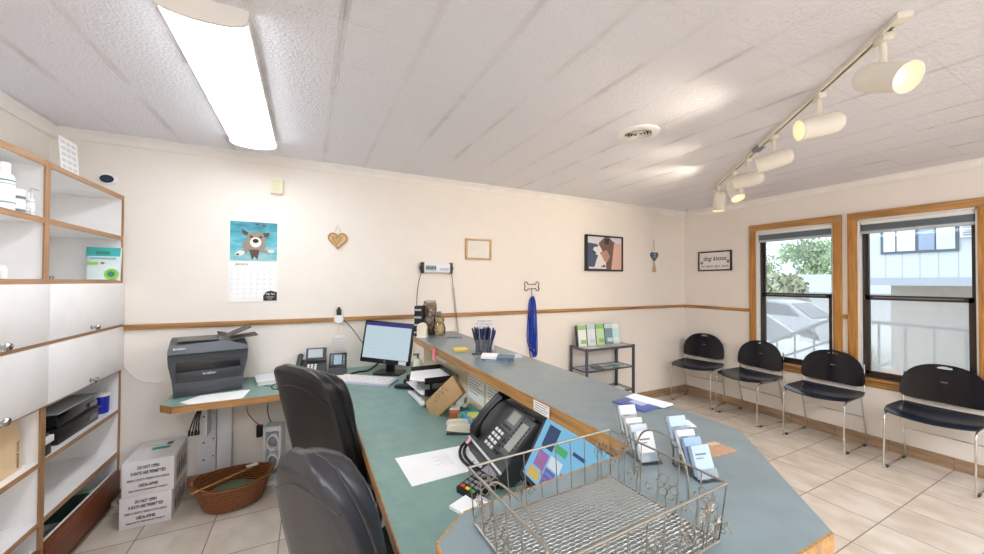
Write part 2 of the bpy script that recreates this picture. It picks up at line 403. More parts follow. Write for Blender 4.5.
# windows: oak casing, white jambs, bronze sashes, glass, screen on the lower half
def window(i, y0, y1):
    root = bpy.data.objects.new('window_%d' % i, None); COL.objects.link(root); root['kind'] = 'structure'
    cw, t = .066, .020
    b = MB(); b.box(XW - t, XW, y1, y1 + cw, WZ0 - .0, WZ1 + cw, b=.003); b.box(XW - t, XW, y0 - cw, y0, WZ0 - .0, WZ1 + cw, b=.003)
    b.build('casing', M_oakz, root)
    b = MB(); b.box(XW - t - .001, XW, y0 - cw, y1 + cw, WZ1, WZ1 + cw, b=.003)
    b.box(XW - .034, XW + .045, y0 - cw, y1 + cw, WZ0 - .018, WZ0 + .004, b=.003)
    b.box(XW - .016, XW, y0 - cw, y1 + cw, WZ0 - .075, WZ0 - .018, b=.003); b.build('sill', M_oaky, root)
    b = MB(); b.box(XW, XW + .14, y1 - .014, y1, WZ0, WZ1); b.box(XW, XW + .14, y0, y0 + .014, WZ0, WZ1); b.box(XW, XW + .14, y0, y1, WZ1 - .014, WZ1)
    b.build('jamb', M_white, root, smooth=False)
    a, c = y0 + .014, y1 - .014; zt, zb, zm = WZ1 - .014, WZ0 + .006, 1.325
    b = MB()   # outer frame and upper sash
    b.box(XW + .055, XW + .125, a, a + .018, zb, zt); b.box(XW + .055, XW + .125, c - .018, c, zb, zt)
    b.box(XW + .055, XW + .125, a, c, zt - .02, zt); b.box(XW + .045, XW + .125, a, c, zb, zb + .022)
    b.box(XW + .085, XW + .112, a + .018, a + .034, zm, zt); b.box(XW + .085, XW + .112, c - .034, c - .018, zm, zt)
    b.box(XW + .085, XW + .112, a + .018, c - .018, zm - .018, zm + .02); b.build('sash_frame', M_bronze, root, smooth=False)
    b = MB()   # lower sash
    b.box(XW + .058, XW + .083, a + .018, a + .046, zb + .022, zm + .018); b.box(XW + .058, XW + .083, c - .046, c - .018, zb + .022, zm + .018)
    b.box(XW + .058, XW + .083, a + .018, c - .018, zm - .022, zm + .018); b.box(XW + .058, XW + .083, a + .018, c - .018, zb + .022, zb + .052)
    b.build('lower_sash', M_bronze, root, smooth=False)
    b = MB(); b.box(XW + .050, XW + .058, a + .07, c - .07, zm - .004, zm + .006); b.build('sash_lip', M_midgrey, root, smooth=False)
    b = MB(); b.quad([(XW + .098, a + .03, zm), (XW + .098, c - .03, zm), (XW + .098, c - .03, zt), (XW + .098, a + .03, zt)])
    b.build('upper_pane', M_glass, root, smooth=False)
    b = MB(); b.quad([(XW + .070, a + .04, zb + .05), (XW + .070, c - .04, zb + .05), (XW + .070, c - .04, zm), (XW + .070, a + .04, zm)])
    b.build('lower_pane', M_glass, root, smooth=False)
    b = MB(); b.quad([(XW + .118, a + .02, zb + .02), (XW + .118, c - .02, zb + .02), (XW + .118, c - .02, zm), (XW + .118, a + .02, zm)])
    b.build('insect_screen', M_screen, root, smooth=False)
for i, (a, c) in enumerate(WIN): window(i + 1, a, c)
M_blind = mat('blind_fabric_grey', (112, 122, 132), 0.7); M_blindl = mat('blind_fabric_light', (190, 194, 196), 0.6)
for i, (a, c) in enumerate(WIN[:2]):
    t = thing('raised_blind', ['grey cellular blind drawn up under the head of the window nearer the corner', 'grey cellular blind drawn up under the head of the window nearer the right edge'][i], 'blind', (XW + .030, (a + c) / 2, 1.905), 0, 'raised cellular blinds')
    w = (c - a) / 2 - .018
    b = MB(); b.box(-.022, .022, -w, w, .082, .114, b=.004); b.build('headrail', M_white, t)
    b = MB()
    for k in range(5): b.box(-.020, .020, -w + .004, w - .004, .024 + k * .0115, .034 + k * .0115, b=.003)
    b.build('folded_cells', M_blind, t)
    b = MB(); b.box(-.020, .020, -w, w, .0, .024, b=.005); b.build('bottom_rail', M_blindl, t)

# ================================================================== CEILING FITTINGS
M_tube = emis('fluorescent_diffuser', (240, 247, 255), 11.0)
M_fill_tube = emis('fill_light_diffuser', (240, 247, 255), 24.0)  # brighter diffuser for the unseen fill lights
def fluorescent(loc, label, lens=None):
    t = thing('fluorescent_light', label, 'ceiling light', loc, 0, 'wraparound fluorescent lights')
    b = MB(); b.box(-.128, .128, -.60, .60, -.036, 0, b=.003); b.build('housing', M_white, t)
    ring = []
    for k in range(13):
        a = math.pi * k / 12; ring.append((.124 * math.cos(a), -.034 - .042 * math.sin(a) ** 0.8))
    b = MB(); b.loft([[(x, y, z) for x, z in ring] for y in (-.606, .606)]); b.build('diffuser', lens or M_tube, t)
    for s in (-1, 1):
        b = MB(); e = [(x * 1.06, z - .003) for x, z in ring] + [(-.134, 0), (.134, 0)]
        b.loft([[(x, y, z) for x, z in e] for y in (s * .606, s * .618)]); b.build('end_cap', M_crown, t)
    return t
_f = fluorescent((-.325, 2.185, ZC), 'long glowing fluorescent ceiling light with rounded white diffuser over the desk'); _f.scale = (1, 1.085, .92)
fluorescent((-.305, -.75, ZC), 'added unseen fluorescent fill light at the rear of the room behind the counter', M_fill_tube)  # this and the next three are out of view, added to brighten the room
fluorescent((1.3, -1.3, ZC), 'added unseen fluorescent fill light behind the angled counter end', M_fill_tube)
fluorescent((2.7, -1.3, ZC), 'added unseen fluorescent fill light over the rear of the waiting area', M_fill_tube)
fluorescent((3.7, -1.3, ZC), 'added unseen fluorescent fill light by the rear of the window wall', M_fill_tube)

# vent
t = thing('ceiling_vent', 'round white ceiling air diffuser with concentric rings', 'vent', (1.846, 1.633, ZC))
b = MB(); b.lathe([(.128, -.0005), (.126, -.008), (.108, -.014), (.082, -.012), (.080, -.004), (.080, 0)], 40); b.build('flange', M_crown, t)
b = MB(); b.lathe([(.079, -.0015), (.079, -.0005)], 32); b.build('duct_shade_disc', mat('vent_dark', (34, 24, 18), 0.9), t)  # flat dark disc, the shade inside the duct put into its colour
for k, r in enumerate((.066, .048, .031)):
    b = MB(); b.lathe([(r, -.004), (r + .004, -.010 - k * .002), (r + .002, -.011 - k * .002), (r - .002, -.005)], 32, cap=False)
    b.build('ring', M_crown, t)
b = MB(); b.lathe([(.001, -.018), (.009, -.017), (.010, -.006), (.001, -.004)], 20); b.box(-.079, .079, -.003, .003, -.008, -.004); b.build('hub', M_crown, t)
b = MB(); b.tube(catmull([(0, 0, 0), (0, 0, -.012), (.010, 0, -.024), (.004, 0, -.036), (-.006, 0, -.030)], 5), .0022, 6); tag(b.build('ceiling_hook', M_bronze, loc=(4.28, 3.02, ZC)), 'tiny metal hook screwed into the ceiling near the far corner', 'hook')

# track and its six spotlights
A, B = Vector((1.848, .498, ZC)), Vector((3.60, 2.252, ZC)); dirn = (B - A).normalized(); ang = math.atan2(dirn.y, dirn.x); Lr = (B - A).length
t = thing('lighting_track', 'cream lighting track running diagonally across the ceiling', 'track light rail', A, ang)
b = MB(); b.box(0, Lr, -.018, -.006, -.020, 0); b.box(0, Lr, .006, .018, -.020, 0); b.box(0, Lr, -.006, .006, -.006, 0); b.build('rail', M_track, t, smooth=False)
b = MB(); b.box(.02, Lr - .02, -.0058, .0058, -.012, -.006); b.build('contact_slot', M_black, t, smooth=False)
b = MB(); b.box(-.035, .02, -.022, .022, -.024, 0, b=.004); b.build('end_feed', M_track, t)
b = MB(); b.box(1.25, 1.35, -.024, .024, -.025, 0, b=.004); b.build('joint_cover', M_midgrey, t)
M_bulb = emis('spot_bulb', (255, 232, 186), 2.2)
def spot(s, aim, label, first=None):
    p = A + dirn * s; aim = Vector(aim).normalized()
    t = thing('track_spotlight', label, 'spotlight', (p.x, p.y, ZC - .020), 0, 'spotlights on the lighting track')
    b = MB(); b.box(-.030, .030, -.016, .016, -.030, .0, b=.004); o = b.build('track_adapter', M_track, t); o.rotation_euler = (0, 0, ang)
    b = MB(); b.cyl((0, 0, -.02), (0, 0, -.105), .010, n=10); b.sphere((0, 0, -.105), .014, nu=10, nv=6); b.build('stem', M_track, t)
    q = aim.to_track_quat('Z', 'Y'); c = Vector((0, 0, -.155))
    def place(o): o.scale = (1.02, 1.02, .86); o.rotation_mode = 'QUATERNION'; o.rotation_quaternion = q; o.location = c; return o
    b = MB(); b.lathe([(.001, -.115), (.020, -.113), (.036, -.102), (.046, -.085), (.050, -.06), (.050, .095), (.052, .097), (.052, .103), (.0475, .103), (.0465, .06), (.0445, -.05), (.001, -.055)], 32)
    place(b.build('shade', M_track, t))
    b = MB(); b.lathe([(.001, .052), (.018, .054), (.031, .050), (.036, .042), (.026, .0), (.001, -.002)], 28); place(b.build('bulb', M_bulb, t))
    li = bpy.data.lights.new('spot_lamp', 'SPOT'); li.energy = 13; li.color = (1.0, .88, .70); li.spot_size = R(95); li.spot_blend = .7; li.shadow_soft_size = .035
    lo = bpy.data.objects.new('spot_lamp', li); COL.objects.link(lo); lo.parent = t
    lo.rotation_mode = 'QUATERNION'; lo.rotation_quaternion = (-aim).to_track_quat('Z', 'Y'); lo.location = c + aim * .108
SP = [(.075, (-.361, -.802, -.476), 'cream spotlight nearest the camera end of the track, lit and turned to the right'),
      (.518, (-.753, .634, -.176), 'second cream spotlight along the track, lit and turned to the left'),
      (1.048, (-.417, .882, -.218), 'third cream spotlight along the track, turned left so its bulb is hidden'),
      (1.498, (-.22, .97, -.10), 'fourth cream spotlight along the track, turned away toward the rear wall'),
      (1.818, (-.178, -.412, -.894), 'fifth white spotlight along the track, lit and tipped down toward the room'),
      (2.278, (-.099, .042, -.994), 'white spotlight at the far end of the track, pointing straight down')]
for s, a, l in SP: spot(s, a, l)

# ================================================================== WALL CABINET (left)
XF = -1.08
t = thing('wall_cabinet', 'tall white built-in cabinet with tan wooden edges, doors and open cubbies', 'cabinet', (0, 0, 0))
Y0, YM, Y1 = 1.66, 2.435, YB - .002
b = MB()
b.box(XL, XL + .012, Y0, Y1, 0, 2.0)                                            # back
for y in (Y0, YM, Y1 - .009): b.box(XL + .012, XF - .004, y - .009, y + .009, .0, 2.0)
for z in (1.985, 1.722, 1.437, 1.155, .866, .608, .338, .10): b.box(XL + .012, XF - .004, Y0, Y1, z - .009, z + .009)
b.build('carcass', M_melamine, t, smooth=False)
b = MB()
for z in (1.985, 1.722, 1.440): b.box(XF - .004, XF + .002, Y0, Y1, z - .013, z + .013)
for z in (.608, .338): b.box(XF - .004, XF + .002, Y0, Y1, z - .010, z + .010)
b.box(XF - .004, XF + .004, Y0, Y1, 1.148, 1.163); b.box(XF - .004, XF + .002, Y0, Y1, .862, .874)
b.build('shelf_edging', M_tanwood, t, smooth=False)
b = MB()
for y, w in ((Y0, .018), (YM, .018), (Y1 - .008, .008)):
    for za, zb in ((1.43, 2.0), (.06, .87)):
        b = MB(); b.box(XF - .004, XF + .0025, y - w, y + w, za, zb); b.build('stile', M_tanwoodz, t, smooth=False)
for ya, yb_ in ((Y0 + .003, YM - .002), (YM + .002, Y1 - .002)):
    for za, zb in ((1.166, 1.430), (.874, 1.147)):
        b = MB(); b.box(XF - .002, XF + .016, ya, yb_, za, zb, b=.002); d = b.build('door', M_melamine, t)
        yk = 2.125 if ya < 2 else 2.808
        kb = MB(); kb.T = Matrix.Translation((XF + .016, yk, za + .022)) @ Matrix.Rotation(R(90), 4, 'Y')
        kb.lathe([(.012, 0), (.006, .003), (.006, .016), (.015, .020), (.017, .026), (.013, .032), (.001, .033)], 20); kb.build('knob', M_knob, d)
for ya, yb_ in ((Y0 + .02, YM - .02), (YM + .02, Y1 - .018)):
    b = MB(); b.box(XF - .010, XF + .012, ya, yb_, .075, .226, b=.001); b.build('bin_front', M_brownwood, t)
    b = MB(); b.box(XF - .020, XF - .010, ya, yb_, .085, .228); b.box(XL + .05, XF - .02, ya, ya + .012, .11, .205); b.box(XL + .05, XF - .02, (ya + yb_) / 2, (ya + yb_) / 2 + .008, .11, .19)
    b.build('bin_lining', M_melamine, t, smooth=False)
b = MB(); b.box(XF - .05, XF - .03, Y0, Y1, 0, .075); b.build('plinth', M_brownwood, t, smooth=False)

# cabinet contents
def bottle(name, label, loc, r, h, capr, cat='bottle', group=None, neck=True):
    t = thing(name, label, cat, loc, 0, group)
    b = MB(); b.lathe([(r * .96, 0), (r, .004), (r, h * .68), (r * .85, h * .76), (capr, h * .80), (capr, h * .82), (.001, h * .82)], 24); b.build('body', M_white, t)
    b = MB(); b.lathe([(capr * 1.15, h * .80), (capr * 1.15, h * .985), (capr, h), (.001, h)], 20); b.build('cap', M_white, t)
    for k, (za, zb) in enumerate(((.62, .645), (.56, .57), (.18, .20))):
        lb = MB(); lb.lathe([(r * 1.012, h * za), (r * 1.012, h * zb)], 24, cap=False); lb.build('label_band', [mat('print_green', (70, 140, 110), .6), M_inkgrey][k % 2], t)
    return t
Zs = 1.731
bottle('supplement_bottle', 'tall white supplement bottle at the left of the upper cabinet shelf', (-1.135, 2.262, Zs), .036, .205, .020, group='white bottles on the upper shelf')
bottle('pill_bottle', 'short white pill bottle beside the divider of the upper cabinet shelf', (-1.123, 2.392, Zs), .023, .108, .015, group='white bottles on the upper shelf')
for k, (y, z) in enumerate(((2.335, 0), (2.335, .056))):
    t = thing('ointment_jar', ['lower of two stacked white tubs on the upper cabinet shelf', 'upper of two stacked white tubs on the upper cabinet shelf'][k], 'tub', (-1.135, y, Zs + z), 0, 'stacked white tubs')
    b = MB(); b.lathe([(.030, 0), (.031, .003), (.031, .036), (.001, .036)], 24); b.build('body', M_white, t)
    b = MB(); b.lathe([(.033, .036), (.033, .052), (.031, .0545), (.001, .0545)], 24); b.build('lid', M_white, t)
    b = MB(); b.lathe([(.0314, .012), (.0314, .024)], 24, cap=False); b.build('label_print', M_inkgrey, t)
t = thing('wire_label_holder', 'small clear plastic price holder beside the white tubs', 'holder', (-1.10, 2.365, Zs))
b = MB(); b.tube([(0, 0, 0), (0, 0, .125), (0, .055, .125)], .0022, 6); b.build('wire', M_acryl, t); b = MB(); b.box(-.008, .008, -.012, .012, 0, .004); b.build('foot', M_acryl, t)
# pouch
t = thing('treat_pouch', 'teal and white stand-up treat pouch on the middle cabinet shelf', 'pouch', (-1.145, 3.155, 1.4465), 0)
b = MB(); rings = []
for k in range(11):
    u = k / 10; z = .21 * u; d = .032 * (1 - u) + .002; w = .077 + .006 * u
    rings.append([(w * sx * (1 if abs(sy) < .9 else .92), d * sy, z) for sx, sy in ((-1, 0), (-.92, -.6), (-.5, -1), (0, -1.08), (.5, -1), (.92, -.6), (1, 0), (.92, .6), (.5, 1), (0, 1.08), (-.5, 1), (-.92, .6))])
b.loft(rings); b.build('bag', flat('pouch_white', (226, 240, 240)), t)
b = MB(); b.T = Matrix.Rotation(R(-9), 4, 'X')
b.box(-.078, .078, -.0375, -.0345, .150, .205, m=0); b.box(-.035, .030, -.039, -.037, .160, .180, m=1); b.wallpoly(ell(.045, .035, .034, .034, 20), -.040, -.034, m=2); b.wallpoly(ell(.0, .105, .010, .007, 12), -.039, -.034, m=3)
b.wallpoly(ell(.045, .035, .018, .018, 16), -.041, -.034, m=1); b.box(-.07, -.02, -.039, -.034, .096, .112, m=2)
b.box(-.06, .06, -.0388, -.034, .130, .140, m=4); b.build('printed_front', [flat('teal', (70, 190, 190)), flat('green', (90, 170, 90)), flat('lime', (150, 210, 90)), flat('orange', (226, 120, 60)), flat('aqua', (120, 200, 205))], t)
for k in range(2):
    b = MB(); b.lathe([(.010, 0), (.012, .022), (.001, .022)], 14); tag(b.build('dosing_cup', M_acryl, loc=(-1.10, 2.49 + k * .027, 1.4465)), ['tiny clear dosing cup next to the divider on the middle cabinet shelf', 'tiny clear dosing cup on the middle shelf, nearer the teal pouch'][k], 'cup', 'dosing cups on the middle shelf')
b = MB(); b.lathe([(.016, 0), (.018, .03), (.018, .045), (.014, .06), (.001, .06)], 16); tag(b.build('ointment_pot', M_white, loc=(-1.10, 2.195, 1.4465)), 'little white pot at the left end of the middle cabinet shelf', 'pot')
# white card on top
t = thing('notice_card', 'white printed notice card standing on top of the cabinet', 'card', (-1.20, 2.915, 1.9945), R(90), rot=(R(-4), 0, R(90)))
b = MB(); b.box(-.088, .088, -.0015, .0015, .0, .245); b.build('sheet', M_paper, t)
b = MB()
for r_ in range(6):
    for c_ in range(3): b.box(-.075 + c_ * .052, -.035 + c_ * .052, -.0022, -.0014, .04 + r_ * .034, .058 + r_ * .034)
b.build('printed_lines', mat('pale_ink', (222, 222, 224), .8), t)
# oval sensor on the rear wall
t = thing('oval_sensor', 'oval wall-mounted device with white rim and dark blue face above the cabinet', 'sensor', (-1.158, YB, 2.100))
b = MB(); b.T = Matrix.Rotation(R(90), 4, 'X'); b.lathe([(.046, 0), (.046, .012), (.038, .020), (.034, .018), (.001, .018)], 28, sx=1.0, sy=.76); b.build('rim', M_white, t)
b = MB(); b.T = Matrix.Rotation(R(90), 4, 'X'); b.lathe([(.036, .017), (.030, .023), (.001, .026)], 28, sx=1.0, sy=.76); b.build('face', mat('sensor_face', (28, 44, 70), .12), t)
# lower cubby contents
t = thing('document_tray', 'black plastic two-level document box in the lower cabinet cubby', 'tray', (-1.21, 2.83, .6185), 0)
b = MB(); b.box(-.10, .10, -.20, .20, 0, .070, b=.006); b.box(-.11, .11, -.21, .21, .070, .078, b=.003); b.build('lower_box', M_black, t)
b = MB(); b.box(-.10, .095, -.20, .19, .079, .150, b=.006); b.build('upper_box', M_blackgloss, t)
b = MB(); b.box(-.10, .098, -.20, .19, .151, .160, b=.003); b.build('lid', mat('lid_clear_grey', (150, 154, 158), .2), t)
for z in (.035, .11):
    b = MB(); b.box(.095, .104, .10, .17, z - .012, z + .012, b=.003); b.build('latch', M_midgrey, t)
t = thing('blue_tumbler', 'cobalt blue cup with white lid in the lower cabinet cubby', 'cup', (-1.145, 3.155, .6185))
b = MB(); b.lathe([(.030, 0), (.033, .003), (.036, .108), (.001, .108)], 28); b.build('cup', M_bluecup, t)
b = MB(); b.lathe([(.038, .106), (.038, .118), (.034, .122), (.001, .122)], 28); b.build('lid', M_white, t)
t = thing('label_roll_holder', 'small white roll holder with black base beside the black document box', 'holder', (-1.12, 2.50, .6185))
b = MB(); b.box(-.03, .03, -.03, .03, 0, .05, b=.004); b.box(-.02, .02, -.03, .035, .085, .10, b=.004); b.build('base', M_black, t)
b = MB(); b.box(-.028, .028, -.03, .055, .052, .083, b=.003); b.build('roll', M_white, t)
t = thing('paper_bag', 'tan paper bag with black side printing in the left lower cubby', 'bag', (-1.17, 2.30, .6185))
b = MB(); b.loft([[(-.05, -.12, 0), (.05, -.12, 0), (.05, .085, 0), (-.05, .085, 0)], [(-.045, -.12, .12), (.045, -.12, .12), (.046, .085, .12), (-.046, .085, .12)], [(-.012, -.115, .215), (.035, -.115, .215), (.035, .082, .215), (-.012, .082, .215)]]); b.build('bag', mat('kraft_cream', (226, 200, 160), .8), t)
_e = (Matrix.Rotation(R(90), 4, 'Z') @ Matrix.Rotation(R(90), 4, 'X') @ Matrix.Rotation(R(-90), 4, 'Z')).to_euler()
text('family practice', .022, M_ink, t, (.0505, .062, .070), _e, width=.115)
t = thing('green_folder', 'dark green folder lying in the open bottom bin of the cabinet', 'folder', (-1.18, 2.86, .20), 0, rot=(R(6), 0, 0))
b = MB(); b.box(-.10, .09, -.13, .10, 0, .006, b=.001); b.build('cover', mat('dark_green_folder', (30, 58, 48), .4), t)
b = MB(); b.box(-.06, .07, .10, .14, .0, .007, m=0); b.build('index_tab', flat('mint', (150, 190, 160)), t)
b = MB(); b.tube(catmull([(-1.055, 3.205, .885), (-1.03, 3.212, .84), (-.98, 3.212, .79), (-.90, 3.212, .765), (-.80, 3.21, .755), (-.725, 3.20, .745)], 6), .0035, 6); tag(b.build('white_cable', M_white), 'white cable drooping along the wall from cabinet to desk', 'cable')

# ================================================================== THINGS ON THE REAR WALL
def onwall(name, label, cat, x, z, group=None): return thing(name, label, cat, (x, YB, z), 0, group)
# calendar
t = onwall('wall_calendar', 'hanging wall calendar with swimming dog picture and January page', 'calendar', -.357, 1.590)
b = MB(); b.box(-.151, .151, -.006, -.001, .002, .298); b.build('picture_leaf', M_paper, t)
def water():
    m = bpy.data.materials.new('underwater_print'); m.use_nodes = True
    N = m.node_tree.nodes; L = m.node_tree.links; bs = N['Principled BSDF']; bs.inputs['Roughness'].default_value = .4
    tc = N.new('ShaderNodeTexCoord'); mp = N.new('ShaderNodeMapping'); mp.inputs['Scale'].default_value = (6, 1, 16); L.new(tc.outputs['Object'], mp.inputs[0])
    n = N.new('ShaderNodeTexNoise'); n.inputs['Scale'].default_value = 1.6; n.inputs['Detail'].default_value = 5; L.new(mp.outputs[0], n.inputs['Vector'])
    sp = N.new('ShaderNodeSeparateXYZ'); L.new(tc.outputs['Object'], sp.inputs[0])
    f = mathn(N, L, 'ADD', mathn(N, L, 'MULTIPLY', n.outputs['Fac'], .9), mathn(N, L, 'MULTIPLY', mathn(N, L, 'SUBTRACT', .12, sp.outputs['Z']), 1.6), True)
    rp = N.new('ShaderNodeValToRGB'); e = rp.color_ramp.elements; e[0].position = .15; e[0].color = lin((40, 130, 150)); e[1].position = .9; e[1].color = lin((206, 214, 204))
    k = e.new(.45); k.color = lin((96, 186, 200)); L.new(f, rp.inputs[0]); L.new(rp.outputs[0], bs.inputs['Base Color']); return m
b = MB(); b.box(-.148, .148, -.0068, -.006, .006, .295); b.build('water_print', water(), t)
D1, D2, D3, D4 = flat('dog_fur', (150, 138, 126)), flat('dog_brown', (92, 72, 60)), flat('dog_white', (232, 226, 218)), flat('dog_nose', (36, 32, 34))
b = MB()
b.wallpoly(ell(.0, .120, .075, .055, 20), -.0076, -.0066, 0); b.wallpoly([(-.10, .075), (-.03, .10), (-.045, .06), (-.08, .05)], -.0078, -.0066, 0); b.wallpoly([(.04, .10), (.11, .085), (.10, .065), (.045, .07)], -.0078, -.0066, 0)
b.wallpoly([(-.03, .09), (.035, .09), (.022, .012), (.004, .04), (-.012, .012)], -.0078, -.0066, 1); b.wallpoly(ell(.012, .165, .062, .060, 22), -.0084, -.0066, 0)
b.wallpoly([(-.035, .215), (-.078, .242), (-.072, .205), (-.045, .190)], -.0088, -.0066, 1); b.wallpoly([(.055, .215), (.10, .222), (.092, .190), (.065, .185)], -.0088, -.0066, 1)
b.wallpoly(ell(.010, .145, .036, .038, 18), -.0092, -.0066, 2); b.wallpoly(ell(-.018, .185, .011, .010, 10), -.0094, -.0066, 1); b.wallpoly(ell(.042, .185, .011, .010, 10), -.0094, -.0066, 1)
b.wallpoly(ell(.010, .155, .019, .016, 14), -.0098, -.0066, 3); b.wallpoly(ell(-.085, .062, .030, .018, 12, .3), -.0088, -.0066, 2); b.wallpoly(ell(.108, .082, .024, .013, 12), -.0088, -.0066, 2); b.wallpoly(ell(-.100, .052, .010, .007, 8), -.0094, -.0066, 3)
b.wallpoly(ell(.062, .272, .012, .008, 8), -.0080, -.0066, 1); b.wallpoly(ell(.020, .280, .007, .006, 8), -.0080, -.0066, 3)
b.build('dog_print', [D1, D2, D3, D4], t)
b = MB(); b.box(-.153, .153, -.005, -.001, -.294, -.002); b.build('month_leaf', M_paper, t)
text('January', .026, M_ink, t, (-.115, -.0055, -.018), FRONT, align='LEFT', shear=.3)
b = MB()
for k in range(8): x = -.142 + k * .0406; b.box(x - .0006, x + .0006, -.0056, -.005, -.270, -.045)
for k in range(7): z = -.045 - k * .0375; b.box(-.142, .142, -.0056, -.005, z - .0006, z + .0006)
for r_ in range(5):
    for c_ in range(7): b.box(-.137 + c_ * .0406, -.130 + c_ * .0406, -.0056, -.005, -.058 - r_ * .0375, -.052 - r_ * .0375)
b.build('date_grid', mat('grid_ink', (206, 208, 216), .8), t)
b = MB(); b.wallpoly([(.062, -.290), (.150, -.290), (.150, -.226), (.110, -.214), (.080, -.222), (.062, -.252)], -.0066, -.005); b.build('badge', flat('badge_black', (40, 40, 42)), t)
text('My Pet', .020, M_paper, t, (.108, -.0070, -.240), FRONT); text('VETERINARY', .009, M_paper, t, (.106, -.0070, -.262), FRONT); text('CLINIC', .009, M_paper, t, (.106, -.0070, -.276), FRONT)
# thermostat sounder box
t = onwall('doorbell_box', 'small ivory chime box high on the rear wall above the calendar', 'wall box', -.215, 2.165)
b = MB(); b.box(-.040, .040, -.035, 0, -.056, .056, b=.004); b.build('cover', M_ivory, t); b = MB(); b.box(-.026, .020, -.037, -.034, -.045, .046, b=.001); b.build('grille_plate', mat('chime_plate', (224, 220, 184), .5), t)
# heart plaque
def heart(s, n=36):
    out = []
    for k in range(n):
        a = 2 * math.pi * k / n; out.append((s * 16 * math.sin(a) ** 3 / 17, s * (13 * math.cos(a) - 5 * math.cos(2 * a) - 2 * math.cos(3 * a) - math.cos(4 * a)) / 17))
    return out
t = onwall('heart_plaque', 'heart-shaped rattan ornament hanging on the rear wall', 'ornament', .215, 1.785)
b = MB(); b.wallpoly(heart(.076), -.014, -.002); b.build('heart', mat('rattan', (214, 180, 134), .7, vary=.15, vscale=90), t)
b = MB(); b.tube([(x, -.015, z) for x, z in heart(.074)], .005, 8, closed=True); b.tube([(x - .008, -.015, z - .004) for x, z in heart(.034, 20)], .0035, 6, closed=True)
for k in range(7): b.tube([(-.06 + k * .018, -.014, .04), (-.06 + k * .018 + (k - 3) * -.006, -.0145, -.05 + abs(k - 3) * .022)], .0022, 5)
b.build('woven_rim', mat('rattan_dark', (176, 136, 92), .7), t)
b = MB(); b.tube([(-.020, -.008, .066), (0, -.004, .120), (.020, -.008, .066)], .0014, 5); b.build('hanging_string', M_inkgrey, t)
# scale display with cables
t = onwall('scale_display', 'white pet scale display with black end caps on the rear wall', 'display', 1.046, 1.573)
b = MB(); b.box(-.125, .125, -.050, -.004, -.042, .042, b=.006); b.build('housing', mat('display_white', (228, 232, 240), .3), t)
for s in (-1, 1):
    b = MB(); b.box(s * .134 - .013, s * .134 + .013, -.054, -.002, -.048, .050, b=.005); b.cyl((s * .146, -.026, .0), (s * .156, -.026, 0), .014, n=12); b.build('end_cap', M_black, t)
b = MB(); b.box(-.110, -.012, -.0512, -.049, -.022, .022); b.build('lcd_window', mat('lcd_grey', (150, 166, 166), .3), t)
b = MB()
for k in range(7): b.box(-.104 + k * .013, -.095 + k * .013, -.0520, -.0508, -.012 + (k % 3) * .002, .012 - (k % 2) * .006)
b.build('lcd_digits', M_darkgrey, t)
text('VEHOD', .026, M_inkblue, t, (.064, -.0508, -.012), FRONT)
b = MB(); b.tube(catmull([(.908, 3.195, 1.535), (.885, 3.20, 1.46), (.872, 3.205, 1.35), (.868, 3.208, 1.24), (.862, 3.208, 1.08)], 6), .003, 6); tag(b.build('straight_cable', M_darkgrey), 'thin grey cable hanging from the left end of the scale display', 'cable')
b = MB(); pts = catmull([(1.185, 3.195, 1.535), (1.20, 3.20, 1.48), (1.208, 3.203, 1.40)], 6)
N_ = 17
for k in range(N_ * 8 + 1):
    u = k / (N_ * 8); pts.append(Vector((1.21 + .050 * u + .008 * math.cos(2 * math.pi * k / 8), 3.198 + .008 * math.sin(2 * math.pi * k / 8), 1.385 - .42 * u)))
b.tube(pts, .0026, 5); tag(b.build('coiled_cord', M_ink), 'black coiled cord hanging from the right end of the scale display', 'cord')
# small empty frame
def frame(b, w, h, fw, d, m=0):
    b.box(-w / 2, w / 2, -d, -.001, h / 2 - fw, h / 2, m=m, b=.002); b.box(-w / 2, w / 2, -d, -.001, -h / 2, -h / 2 + fw, m=m, b=.002)
    b.box(-w / 2, -w / 2 + fw, -d, -.001, -h / 2 + fw, h / 2 - fw, m=m, b=.002); b.box(w / 2 - fw, w / 2, -d, -.001, -h / 2 + fw, h / 2 - fw, m=m, b=.002)
t = onwall('picture_frame', 'small pale wooden frame holding a plain white sheet', 'picture frame', 1.472, 1.762)
b = MB(); frame(b, .272, .200, .018, .020); b.build('frame', wood('pale_maple', (208, 170, 120), 'x', .45, .2), t); b = MB(); b.box(-.122, .122, -.010, -.002, -.086, .086); b.build('sheet', mat('certificate', (232, 228, 222), .7), t)
# bone hook and leads
t = onwall('bone_hook', 'black wire wall hook shaped like a dog bone', 'hook', 2.082, 1.405)
def bonepts():
    P = []
    for sx, sy, a0, a1 in ((1, 1, 190, -55), (1, -1, 55, -190), (-1, -1, -10, -235), (-1, 1, 235, -10)):
        cx, cz = sx * .070, sy * .025
        for k in range(9):
            a = R(a0 + (a1 - a0) * k / 8); P.append((cx + .021 * math.cos(a), -.008, cz + .021 * math.sin(a)))
    return P
b = MB(); b.tube(bonepts(), .0036, 6, closed=True); b.build('bone_outline', M_ink, t)
b = MB(); b.tube(catmull([(0, -.008, -.022), (0, -.008, -.075), (0, -.016, -.110), (0, -.034, -.112), (0, -.042, -.094)], 5), .0032, 6); b.build('hook_stem', M_inkgrey, t)
blues = [mat('lead_blue_%s' % n, c, .5) for n, c in (('a', (40, 78, 196)), ('b', (30, 60, 168)), ('c', (58, 100, 212)))]
rnd = random.Random(3)
